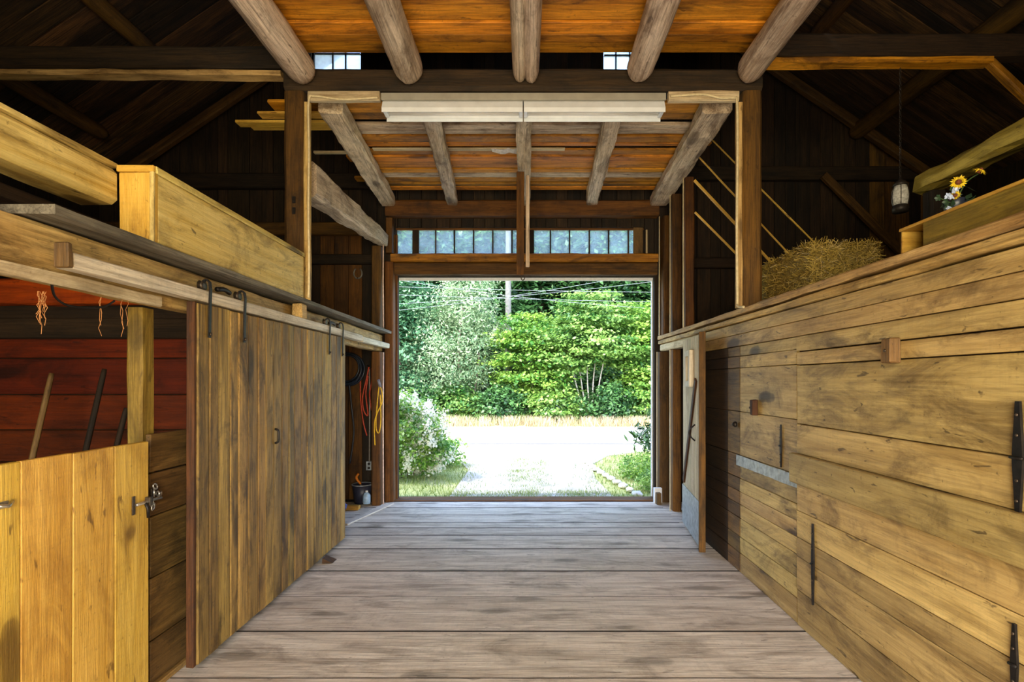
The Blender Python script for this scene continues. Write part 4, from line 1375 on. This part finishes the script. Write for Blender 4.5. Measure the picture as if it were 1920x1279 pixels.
def coil(name, c, r, loops, rt, mat, lab, cat, squash=1.0):
    e = empty(name, c, lab, cat)
    for k in range(loops):
        rr = r * (1 + rj(0.10))
        cc = Vector(c) + Vector((rj(0.02), -0.012 * k, rj(0.02) - (rr - r)))
        pts = [cc + Vector((rr * math.cos(2 * PI * i / 28) * squash, 0.006 * math.sin(3 * 2 * PI * i / 28), rr * math.sin(2 * PI * i / 28))) for i in range(28)]
        tube('loop', pts, rt, mat, e, 7, True)
    tube('hook', [(c[0], YW + 0.02, c[2] + r * 0.98), (c[0], YW - 0.09, c[2] + r * 0.96), (c[0], YW - 0.10, c[2] + r * 1.08)], 0.006, IRON, e, 6)
    return e


HOSE = plain('dark_hose', (34, 42, 56), 0.35)
coil('hose_coil', (-2.40, YW - 0.03, 1.77), 0.20, 6, 0.013, HOSE, 'coiled dark blue hose hanging in the tool nook', 'hose')
tag(tube('hose_tail', [(-2.37, YW - 0.05, 1.58), (-2.33, YW - 0.05, 1.2), (-2.31, YW - 0.04, 0.9), (-2.36, YW - 0.05, 0.5)], 0.012, HOSE, None, 7, False, 6), 'dark hose end hanging below the coiled hose', 'hose')
RED = plain('red_cord', (196, 66, 34), 0.45)
YEL = plain('yellow_cord', (224, 176, 30), 0.45)


def cordloop(name, pts_list, r, mat, lab, hook):
    e = empty(name, hook, lab, 'cord')
    for pts in pts_list:
        tube('strand', [tuple(px(x, y, YW - d)) for (x, y, d) in pts], r, mat, e, 7, False, 6)
    tube('hook', [(hook[0], YW + 0.02, hook[2]), (hook[0], YW - 0.07, hook[2] - 0.005), (hook[0], YW - 0.08, hook[2] + 0.02)], 0.005, IRON, e, 6)


cordloop('extension_cord', [[(692, 688, 0.04), (686, 715, 0.04), (680, 745, 0.04), (682, 770, 0.04), (690, 778, 0.03), (686, 740, 0.05), (690, 705, 0.05)],
                            [(697, 690, 0.04), (697, 715, 0.05), (693, 740, 0.04), (697, 770, 0.04)],
                            [(676, 705, 0.03), (676, 745, 0.03), (681, 790, 0.03), (688, 817, 0.03)]], 0.009, RED, 'looped red extension cord hanging in the tool nook', tuple(px(692, 686, YW)))
yc = empty('extension_cord', tuple(px(711, 720, 6.9)), 'yellow extension cord hanging on the nook post', 'cord')
for pts in ([(711, 722, 6.87), (716, 735, 6.86), (716, 755, 6.86), (707, 775, 6.87), (702, 795, 6.88), (703, 835, 6.88)],
            [(711, 722, 6.88), (707, 760, 6.89), (705, 800, 6.89), (710, 812, 6.88), (714, 790, 6.88), (713, 740, 6.88)]):
    tube('strand', [tuple(px(*p)) for p in pts], 0.008, YEL, yc, 7, False, 6)
h_ = px(711, 716, 6.9)
tube('hook', [(h_.x, 6.915, h_.z), (h_.x, 6.86, h_.z - 0.005), (h_.x, 6.855, h_.z + 0.02)], 0.005, IRON, yc, 6)
tube('plug', [tuple(px(709, 712, 6.87)), tuple(px(713, 726, 6.87))], 0.018, plain('grey_plug', (120, 122, 140), 0.4), yc, 8)
ox = px(693, 873, 7.2)
ob = empty('socket_box', tuple(ox), 'small grey electric socket box low on the nook wall', 'socket')
box('box_body', ox.x - 0.04, ox.x + 0.04, 7.17, 7.245, ox.z - 0.06, ox.z + 0.06, GALV, ob, 0, 0.004)
for dz_ in (-0.028, 0.028):
    lathe('outlet', [(0.018, 0), (0.018, 0.004), (0.014, 0.005)], (ox.x, 7.169, ox.z + dz_), IRON, ob, 12, True, (PI / 2, 0, 0))
tube('cable', [(ox.x, 7.19, ox.z + 0.06), (ox.x + 0.005, 7.19, ox.z + 0.8), (ox.x, 7.19, ox.z + 1.3)], 0.009, plain('grey_cable', (150, 140, 128), 0.5), ob, 6)
# horseshoe
hc = px(670, 513, 7.2)
pts = [(hc.x + 0.055 * math.sin(a), 7.225, hc.z - 0.06 * math.cos(a) + 0.02 * (abs(a) / 2.6) ** 2) for a in np.linspace(-2.55, 2.55, 22)]
hs_ = empty('horseshoe', tuple(hc), 'grey iron horseshoe nailed up above the tool nook', 'horseshoe')
tube('shoe', pts, 0.012, plain('old_iron', (120, 116, 108), 0.5, 0.4), hs_, 8)
lathe('nail', [(0.006, 0), (0.006, 0.006), (0.002, 0.008)], (hc.x, 7.21, hc.z - 0.058), IRON, hs_, 8, True, (PI / 2, 0, 0))
# floor items
tbx = px(677, 925, 6.95)
tl = empty('tool_tub', (tbx.x, 7.0, 0.0), 'dark tool tub standing on the nook floor', 'tub')
DT = plain('dark_tub', (44, 46, 62), 0.45)
bm = bmesh.new()
bmesh.ops.create_cone(bm, cap_ends=False, segments=20, radius1=0.10, radius2=0.125, depth=0.24)
bmesh.ops.solidify(bm, geom=bm.faces[:], thickness=0.006)
link('tub_body', bm_mesh(bm, 'tub_body', True), DT, (tbx.x, 7.0, 0.135), tl)
lathe('tub_floor', [(0.098, 0), (0.098, 0.01)], (tbx.x, 7.0, 0.012), DT, tl, 20)
tube('tub_rim', [(tbx.x + 0.128 * math.cos(2 * PI * i / 24), 7.0 + 0.128 * math.sin(2 * PI * i / 24), 0.255) for i in range(24)], 0.008, GALV, tl, 6, True)
ORG = plain('orange_plastic', (226, 128, 30), 0.4)
tc_ = empty('hand_tool', (tbx.x - 0.04, 7.0, 0.1), 'orange handled tool sticking out of the dark tub', 'tool')
tube('grip', [(tbx.x - 0.02, 7.0, 0.26), (tbx.x - 0.07, 6.98, 0.34), (tbx.x + 0.02 - 0.06, 6.97, 0.40)], 0.016, ORG, tc_, 8, False, 4)
tube('shaft', [(tbx.x + 0.01, 7.0, 0.05), (tbx.x - 0.02, 7.0, 0.26)], 0.008, STEEL, tc_, 8)
jg = empty('plastic_jug', (tbx.x + 0.005, 6.84, 0.0), 'pale blue plastic jug in front of the dark tub', 'jug')
JUG = plain('pale_blue_plastic', (150, 178, 206), 0.35)
lathe('jug_body', [(0.045, 0.004), (0.05, 0.02), (0.05, 0.11), (0.03, 0.14), (0.015, 0.15)], (tbx.x + 0.10, 6.86, 0.03), JUG, jg, 14)
lathe('jug_cap', [(0.017, 0.15), (0.017, 0.17), (0.01, 0.172)], (tbx.x + 0.10, 6.86, 0.03), WHITE, jg, 12)
tag(box('wood_block', tbx.x - 0.12, tbx.x + 0.07, 6.62, 6.70, 0.003, 0.055, 'gate', None, 0.004, 0.005, 'X'), 'yellow offcut of wood on the nook floor', 'block')
bg_ = empty('work_glove', (-2.22, 6.45, 0.0), 'blue and white crumpled work glove on the nook floor', 'glove')
bm = bmesh.new()
bmesh.ops.create_icosphere(bm, subdivisions=3, radius=1.0)
for v in bm.verts:
    q = noise.noise(v.co * 2.3) * 0.3
    v.co = Vector((v.co.x * 0.075 * (1 + q), v.co.y * 0.06 * (1 + q), v.co.z * 0.07 * (1 + q * 1.2)))
link('palm', bm_mesh(bm, 'palm', True), plain('blue_cloth', (60, 66, 120), 0.8, 0, 0.4, 22), (-2.24, 6.45, 0.085), bg_)
for k in range(5):
    a = -0.9 + 0.42 * k
    tube('finger', [(-2.24 + 0.03 * math.sin(a), 6.42, 0.12), (-2.24 + 0.075 * math.sin(a), 6.40, 0.155 - 0.012 * abs(k - 2)), (-2.24 + 0.10 * math.sin(a), 6.385, 0.185 - 0.02 * abs(k - 2))], 0.014, plain('white_cloth', (196, 198, 214), 0.8), bg_, 8, False, 4)
for (x0, y0, x1, y1, c, lab) in ((650, 890, 655, 915, 'blue', 'short blue rod standing in the nook behind the sliding door edge'),):
    pass

# hanging cobweb strands under the stall header
bm = bmesh.new()
for k in range(16):
    x = random.choice([75, 80, 85, 233, 240, 185]) + rj(5)
    y0 = 540 + (x / 290) * 24
    L_ = random.uniform(20, 80)
    Yk = 1.93 / ((985 - x) / 1000)
    pts = [px(x + rj(3), y0 + L_ * i / 5, Yk) for i in range(6)]
    bm_tube(bm, [p + Vector((rj(0.006), 0, 0)) for p in pts], 0.0012, 4)
o = link('cobwebs', bm_mesh(bm, 'cobwebs'), plain('cobweb_dust', (176, 120, 70), 0.9))
tag(o, 'dusty cobweb strands hanging from the stall header', 'cobweb', None, 'stuff')

# ------------------------------------------------------------------ plants outside
BARK = plain('grey_bark', (112, 100, 88), 0.9, 0, 0.3, 14, 0.6)
BARKL = plain('pale_stem_bark', (168, 160, 148), 0.9, 0, 0.25, 14, 0.4)
L_MAPLE = leafmat('maple_leaves', (38, 92, 34), (164, 202, 104), 0.4)
L_SILVER = leafmat('silvery_leaves', (74, 114, 72), (186, 206, 160), 0.35)
L_BLUE = leafmat('bluish_leaves', (34, 84, 54), (122, 170, 120), 0.35)
L_DARK = leafmat('deep_green_leaves', (24, 64, 36), (100, 148, 80), 0.35)
L_LIME = leafmat('lime_leaves', (54, 110, 34), (174, 210, 96), 0.4)
L_HYD = leafmat('hydrangea_leaves', (62, 120, 36), (172, 208, 96), 0.35)
L_WHITE = leafmat('white_blossoms', (240, 238, 224), (255, 254, 250), 0.25)
L_STRAW = leafmat('dry_grass', (150, 134, 100), (206, 192, 160), 0.3)
L_GRASS = leafmat('green_grass', (92, 124, 52), (178, 186, 112), 0.35)
L_RHODO = leafmat('rhododendron_leaves', (36, 66, 36), (96, 132, 76), 0.25)


def crown_quads(blobs, nclus, per, leaf, flat=0.45, spread=0.33, up=0.8, aspect=0.5):
    vol = np.array([b[3] * b[4] + b[4] * b[5] + b[3] * b[5] for b in blobs])
    pick = RNG.choice(len(blobs), nclus, p=vol / vol.sum())
    B = np.array(blobs)[pick]
    d = unit(RNG.normal(size=(nclus, 3)))
    r = RNG.uniform(0.55, 1.03, (nclus, 1)) ** 0.6
    C = B[:, :3] + d * r * B[:, 3:6]
    N = nclus * per
    off = RNG.normal(size=(N, 3)) * spread * np.array([1, 1, flat])
    P = np.repeat(C, per, 0) + off
    out = np.repeat(d, per, 0)
    nrm = unit(out * 0.5 + RNG.normal(size=(N, 3)) * 0.55 + np.array([0, 0, up]))
    tip = unit(np.cross(nrm, RNG.normal(size=(N, 3))))
    side = np.cross(nrm, tip)
    l = leaf * RNG.uniform(0.6, 1.25, (N, 1))
    V = np.empty((N, 4, 3))
    V[:, 0] = P - tip * l
    V[:, 1] = P + side * l * aspect - nrm * l * 0.12
    V[:, 2] = P + tip * l
    V[:, 3] = P - side * l * aspect - nrm * l * 0.12
    tint = np.clip(np.repeat(RNG.uniform(0.0, 0.8, nclus), per) + RNG.normal(size=N) * 0.2, 0, 1)
    return V, tint


def tree(name, x, y, label, blobs, trunks, mat, nclus, per, leaf, bark=None, flat=0.45, spread=0.33, up=0.8, aspect=0.5, group=None, cat='tree', zb=None):
    z = GZ - 0.02 if zb is None else zb
    e = empty(name, (x, y, z), label, cat, group)
    for (pts, r) in trunks:
        tube('trunk' if cat == 'tree' else 'stem', [(x + p[0], y + p[1], z + p[2]) for p in pts], (lambda f, r=r: r * (1 - 0.6 * f)), bark or BARK, e, 8, False, 5)
    V, t = crown_quads([(x + b[0], y + b[1], z + b[2], b[3], b[4], b[5]) for b in blobs], nclus, per, leaf, flat, spread, up, aspect)
    V[:, :, 2] = np.maximum(V[:, :, 2], z + 0.03)
    quads('foliage', V, mat, e, t, None, (x, y, z))
    return e


# road-side trees, front row
tree('silver_tree', -2.9, 23.2, 'silvery grey green tree tallest in the row across the road',
     [(0, 0, 3.4, 1.9, 1.6, 2.3), (0.3, 0, 5.2, 1.3, 1.2, 1.5), (-0.6, 0, 2.3, 1.6, 1.4, 1.3)], [([(0, 0, 0), (0.1, 0, 1.5), (0, 0, 3.2), (0.2, 0, 5)], 0.10), ([(0.2, 0, 0), (0.7, 0, 1.4), (0.9, 0, 3)], 0.06)],
     L_SILVER, 300, 62, 0.08, None, 0.9, 0.27, 0.45, 0.35)
tree('maple_tree', 2.6, 22.6, 'bright maple with several thin pale stems across the road',
     [(0, 0, 3.6, 2.2, 1.5, 1.2), (0.3, 0, 4.6, 1.5, 1.2, 1.0), (-0.9, 0, 2.8, 1.3, 1.1, 0.7), (1.2, 0, 2.8, 1.2, 1.0, 0.6)],
     [([(0.1 * k, 0, 0), (0.05 + 0.22 * (k - 2), 0.1 * (k % 2), 1.4), (0.42 * (k - 2), 0, 3.2)], 0.045) for k in range(5)],
     L_MAPLE, 170, 120, 0.082, BARKL, 0.20, 0.36, 1.2, 0.62)
tree('maple_tree', 0.2, 23.0, 'yellow green maple in the middle of the row across the road',
     [(0, 0, 2.5, 1.5, 1.2, 1.6), (-0.3, 0, 3.9, 1.1, 1.0, 0.9), (0.6, 0, 1.6, 1.2, 1.0, 1.0)], [([(0, 0, 0), (0.1, 0, 1.5), (0, 0, 3.4)], 0.07)],
     L_LIME, 150, 115, 0.082, None, 0.22, 0.34, 1.1, 0.62)
tree('maple_tree', 5.4, 22.8, 'lime green maple nearest the doorway side trim',
     [(0, 0, 2.8, 1.5, 1.3, 1.4), (0.3, 0, 4.3, 1.3, 1.1, 1.0), (-0.4, 0, 1.4, 1.2, 1.0, 0.9)], [([(0, 0, 0), (0.1, 0, 1.8), (0.2, 0, 3.8)], 0.07), ([(0.3, 0, 0), (0.6, 0, 1.8)], 0.05)],
     L_LIME, 140, 115, 0.082, None, 0.22, 0.34, 1.1, 0.62)
tree('leafy_tree', -5.6, 23.4, 'bluish green tree next to the doorway post across the road',
     [(0, 0, 3.0, 1.7, 1.4, 2.2), (0.2, 0, 5.2, 1.3, 1.2, 1.4), (0.5, 0, 1.4, 1.6, 1.2, 1.0)], [([(0, 0, 0), (0.1, 0, 2), (0, 0, 4.8)], 0.09)],
     L_BLUE, 320, 46, 0.10, None, 0.5, 0.34, 0.9, 0.55)
tree('leafy_tree', -8.6, 23.6, 'bluish green tree mostly hidden behind the doorway post',
     [(0, 0, 3.2, 1.8, 1.4, 2.2), (0.2, 0, 5.4, 1.4, 1.2, 1.5)], [([(0, 0, 0), (0.1, 0, 2), (0, 0, 4.8)], 0.09)],
     L_BLUE, 220, 44, 0.11, None, 0.5, 0.36, 0.9, 0.55)
tree('leafy_tree', 8.4, 23.4, 'mid green tree mostly hidden behind the doorway side trim',
     [(0, 0, 3.0, 1.8, 1.4, 2.2), (0.2, 0, 5.2, 1.4, 1.2, 1.5)], [([(0, 0, 0), (0.1, 0, 2), (0, 0, 4.8)], 0.09)],
     L_MAPLE, 220, 44, 0.11, None, 0.5, 0.36, 0.9, 0.55)
# shrubs along the verge
vs_lab = ['low green verge shrub below the bluish tree', 'low green verge shrub below the silvery tree', 'low green verge shrub left of the middle maple', 'low green verge shrub right of the middle maple',
          'low green verge shrub before the pale maple stems', 'low green verge shrub below the lime green maple']
for k, xx in enumerate((-5.0, -3.2, -1.2, 1.1, 3.3, 5.4)):
    tree('verge_shrub', xx, 22.2 + rj(0.3), vs_lab[k], [(0, 0, 0.75, 1.15, 0.7, 0.6), (0.4, 0.1, 1.15, 0.7, 0.6, 0.5)], [([(0, 0, 0), (0.05, 0, 0.8)], 0.02), ([(0.2, 0, 0), (0.35, 0, 0.8)], 0.02)],
         L_MAPLE if k % 2 else L_DARK, 90, 40, 0.085, None, 0.5, 0.22, 0.9, 0.55, 'verge shrubs across the road', 'shrub')
# tall forest trees behind, copies share their foliage
proto = tree('forest_tree', -7.0, 28.5, 'tall deep green forest tree, leftmost of the row behind the wires',
             [(0, 0, 4.5, 2.4, 2.0, 3.0), (0, 0, 8.5, 2.6, 2.2, 3.0), (0.2, 0, 12.0, 1.9, 1.7, 2.4), (0.5, 0, 2.0, 2.2, 1.8, 1.6)], [([(0, 0, 0), (0.1, 0, 5), (0, 0, 12)], 0.22)],
             L_DARK, 640, 40, 0.17, None, 0.45, 0.5, 1.0, 0.5, 'forest trees behind the wires')
flabs = ['second tall deep green forest tree from the left behind the wires', 'tall deep green forest tree just left of the utility pole', 'tall deep green forest tree just right of the utility pole',
         'fifth tall deep green forest tree from the left behind the wires', 'rightmost tall deep green forest tree in view behind the wires',
         'forest tree beyond the left edge of the doorway view', 'forest tree beyond the right edge of the doorway view']
for k, (xx, yy, sc_, rz) in enumerate(((-4.4, 29.5, 1.05, 1.0), (-1.8, 28.0, 0.95, 2.2), (1.0, 29.5, 1.08, 3.4), (3.8, 28.2, 1.0, 4.3), (6.6, 29.0, 1.06, 5.4), (-10.5, 28.5, 1.0, 0.6), (10.2, 28.5, 1.0, 2.9))):
    r = proto.copy()
    COL.objects.link(r)
    r.location = (xx, yy, GZ - 0.02)
    r.rotation_euler = (0, 0, rz)
    r.scale = (sc_, sc_, sc_)
    r['label'] = flabs[k]
    for ch in list(proto.children):
        c = ch.copy()
        COL.objects.link(c)
        c.parent = r
# second forest row, bluish and hazier, fills the transom view
proto2 = tree('forest_tree', -9.0, 36, 'broad bluish forest tree far behind, leftmost of the back row',
              [(0, 0, 6, 3.4, 2.6, 4.5), (0, 0, 12, 3.2, 2.6, 4.0), (0.3, 0, 3, 3.0, 2.4, 2.4)], [([(0, 0, 0), (0.1, 0, 6), (0, 0, 14)], 0.28)],
              L_BLUE, 520, 40, 0.24, None, 0.5, 0.65, 1.0, 0.5, 'back row forest trees')
blabs = ['broad bluish forest tree far behind the silvery tree', 'broad bluish forest tree far behind the utility pole', 'broad bluish forest tree far behind the pale stemmed maple',
         'broad bluish forest tree far behind, rightmost of the back row']
for k, (xx, rz) in enumerate(((-4.5, 1.3), (0.3, 2.6), (4.8, 4.0), (9.4, 5.2))):
    r = proto2.copy()
    COL.objects.link(r)
    r.location = (xx, 36 + rj(0.8), GZ - 0.02)
    r.rotation_euler = (0, 0, rz)
    r['label'] = blabs[k]
    for ch in list(proto2.children):
        c = ch.copy()
        COL.objects.link(c)
        c.parent = r

# hydrangea and garden plants by the doorway
hy = tree('hydrangea_bush', -2.25, 9.7, 'white flowering hydrangea bush beside the driveway',
          [(0, 0, 0.75, 0.75, 0.7, 0.65), (-0.2, 0, 1.15, 0.6, 0.6, 0.45), (0.35, 0.1, 0.5, 0.5, 0.5, 0.42)], [([(0.1 * k - 0.2, 0, 0), (0.22 * (k - 2), 0.1 * (k % 2), 0.9)], 0.015) for k in range(5)],
          L_HYD, 260, 34, 0.042, None, 0.6, 0.10, 0.8, 0.55, None, 'shrub')
Vb, tb_ = crown_quads([(-2.2, 9.7, 0.65, 0.80, 0.75, 0.72), (-2.45, 9.7, 1.05, 0.64, 0.64, 0.48), (-1.85, 9.8, 0.35, 0.5, 0.5, 0.42)], 200, 46, 0.026, 1.6, 0.045, 0.3, 0.8)
Vb[:, :, 2] = np.maximum(Vb[:, :, 2], GZ + 0.03)
quads('blossoms', Vb, L_WHITE, hy, tb_, None, (-2.25, 9.7, GZ))
tree('garden_shrub', -1.72, 10.9, 'low green shrub behind the hydrangea by the drive', [(0, 0, 0.32, 0.42, 0.4, 0.32)], [([(0, 0, 0), (0.02, 0, 0.35)], 0.012)],
     L_HYD, 70, 34, 0.04, None, 0.6, 0.08, 0.8, 0.5, None, 'shrub')
tree('rhododendron', 2.55, 10.0, 'dark leaved rhododendron branch beside the doorway trim', [(0, 0, 0.75, 0.42, 0.4, 0.30), (0.2, 0, 1.05, 0.4, 0.4, 0.3)],
     [([(0.3, 0, 0), (0.15, 0, 0.5), (-0.1, 0, 0.85)], 0.02), ([(0.35, 0, 0), (0.3, 0, 1.0)], 0.02)], L_RHODO, 46, 16, 0.085, None, 0.6, 0.10, 0.5, 0.28, None, 'shrub')
tree('garden_shrub', 2.15, 9.6, 'low yellow green plant in the bed beside the doorway trim', [(0, 0, 0.2, 0.42, 0.5, 0.22)], [([(0, 0, 0), (0.02, 0, 0.2)], 0.01)],
     L_LIME, 80, 30, 0.035, None, 0.6, 0.08, 0.7, 0.4, None, 'shrub')
tree('garden_shrub', 2.1, 8.5, 'small bright green plant in the bed closest to the doorway', [(0, 0, 0.14, 0.3, 0.35, 0.16)], [([(0, 0, 0), (0.02, 0, 0.14)], 0.01)],
     L_MAPLE, 60, 30, 0.03, None, 0.6, 0.06, 0.7, 0.4, None, 'shrub')
# stones edging the bed
STONE = plain('pale_edging_stone', (206, 202, 194), 0.9, 0, 0.15, 12, 0.5)
for k in range(11):
    f = k / 10
    xx, yy = 1.28 + 0.42 * (1 - f) ** 1.2, 8.1 + 3.2 * f
    bm = bmesh.new()
    bmesh.ops.create_icosphere(bm, subdivisions=2, radius=1.0)
    sx, sy, sz_ = random.uniform(0.06, 0.085), random.uniform(0.12, 0.15), random.uniform(0.035, 0.05)
    for v in bm.verts:
        q = 1 + noise.noise(v.co * 1.6 + Vector((k * 7, 0, 0))) * 0.25
        v.co = Vector((v.co.x * sx * q, v.co.y * sy * q, v.co.z * sz_ * q))
    o = link('edging_stone', bm_mesh(bm, 'edging_stone', True), STONE, (xx, yy, GZ + 0.02), None, (0, 0, rj(0.4)))
    tag(o, ('pale stone nearest the doorway in the row edging the drive', 'pale stone nearest the road in the row edging the drive')[k == 10] if k in (0, 10) else 'pale stone in the middle of the row edging the drive', 'stone', 'stones edging the drive')


def blades(name, n, sampler, h0, h1, w, mat, label, cat):
    XY = sampler(n)
    n = len(XY)
    base = np.column_stack([XY, np.full(n, GZ - 0.02)])
    h = RNG.uniform(h0, h1, (n, 1))
    lean = np.column_stack([RNG.normal(size=n) * 0.35, RNG.normal(size=n) * 0.35, np.ones(n)])
    a = RNG.uniform(0, 2 * PI, n)
    sdir = np.column_stack([np.cos(a), np.sin(a), np.zeros(n)]) * w
    V = np.empty((n, 4, 3))
    V[:, 0] = base - sdir
    V[:, 1] = base + sdir
    V[:, 2] = base + lean * h + sdir * 0.25
    V[:, 3] = base + lean * h - sdir * 0.25
    loc = (float(XY[:, 0].mean()), float(XY[:, 1].mean()), GZ)
    o = quads(name, V, mat, None, RNG.random(n), 'stuff', loc)
    return tag(o, label, cat)


def rect_s(x0, x1, y0, y1, keep=None):
    def f(n):
        P = np.column_stack([RNG.uniform(x0, x1, n), RNG.uniform(y0, y1, n)])
        return P if keep is None else P[keep(P)]
    return f


def clump_s(x0, x1, y0, y1, k, sig):
    def f(n):
        C = np.column_stack([RNG.uniform(x0, x1, k), RNG.uniform(y0, y1, k)])
        return C[RNG.integers(0, k, n)] + RNG.normal(size=(n, 2)) * sig
    return f


def drive_edge(y):
    yy = np.array([7.4, 9.5, 11.0, 12.4, 13.6, 14.6])
    return np.interp(y, yy, [-1.15, -1.12, -1.2, -1.8, -2.9, -5.0]), np.interp(y, yy, [1.35, 1.25, 1.35, 1.9, 3.4, 6.5])


def off_drive(P):
    l, r = drive_edge(P[:, 1])
    return (P[:, 0] < l + RNG.normal(size=len(P)) * 0.22 + 0.1) | (P[:, 0] > r + RNG.normal(size=len(P)) * 0.22 - 0.1)


blades('grass', 26000, rect_s(-4.5, 4.5, 7.5, 14.5, off_drive), 0.03, 0.09, 0.006, L_GRASS, 'short sunlit grass on both sides of the gravel drive', 'grass')
blades('grass', 7000, clump_s(-1.25, 1.35, 7.5, 8.35, 160, 0.09), 0.015, 0.06, 0.005, L_GRASS, 'thin grass growing in the gravel right outside the threshold', 'grass')
blades('grass', 3200, clump_s(-0.35, 0.4, 8.4, 12.0, 70, 0.10), 0.02, 0.06, 0.005, L_GRASS, 'sparse grass strip along the middle of the drive', 'grass')
blades('dry_grass', 16000, clump_s(-12, 12, 20.6, 22.2, 420, 0.13), 0.10, 0.42, 0.014, L_STRAW, 'dry straw coloured grass on the verge across the road', 'grass')
blades('verge_weeds', 7000, clump_s(-12, 12, 21.7, 22.8, 150, 0.16), 0.1, 0.5, 0.02, L_MAPLE, 'tall green weeds on the verge below the trees', 'weeds')

# utility pole and wires
up = empty('utility_pole', (px(953, 700, 24.6).x, 24.6, GZ - 0.02), 'grey wooden utility pole among the trees', 'pole')
ux = px(953, 700, 24.6).x
log('pole', (ux, 24.6, GZ - 0.02), (ux, 24.6, 9.5), 0.16, 0.12, plain('weathered_pole', (104, 104, 100), 0.9, 0, 0.15, 10), up, 12, 1.0, 0.01, 0.2)
timber('cross_arm', (ux - 1.1, 24.45, 8.9), (ux + 1.1, 24.45, 8.9), 0.09, 0.11, 'grey', up, 0.002)
for k in range(4):
    lathe('insulator', [(0.04, 0), (0.05, 0.05), (0.03, 0.1), (0.045, 0.13), (0.01, 0.16)], (ux - 1.0 + 0.66 * k, 24.45, 8.955), GALV, up, 10)
WIRE = plain('wire_metal', (112, 120, 122), 0.6, 0.0)
wires = [((750, 538), (1225, 548), 'utility wire sagging just under the top of the doorway'),
         ((750, 553), (1225, 566), 'lowest utility wire crossing in front of the trees'),
         ((770, 529), (1000, 560), 'utility wire falling from the doorway corner toward the pole'),
         ((940, 558), (1190, 516), 'utility wire rising from the pole toward the doorway head'),
         ((960, 556), (1225, 528), 'thin utility wire rising gently from the pole')]
for (a, b, lab) in wires:
    A, Bp = px(*a, 20.8), px(*b, 20.8)
    d = Bp - A
    A2, B2 = A - d * 0.9, Bp + d * 0.9
    pts = [A2.lerp(B2, i / 24) - Vector((0, 0, 0.25 * (1 - (2 * i / 24 - 1) ** 2) - 0.22)) for i in range(25)]
    tag(tube('utility_wire', pts, 0.008, WIRE, None, 5), lab, 'wire')
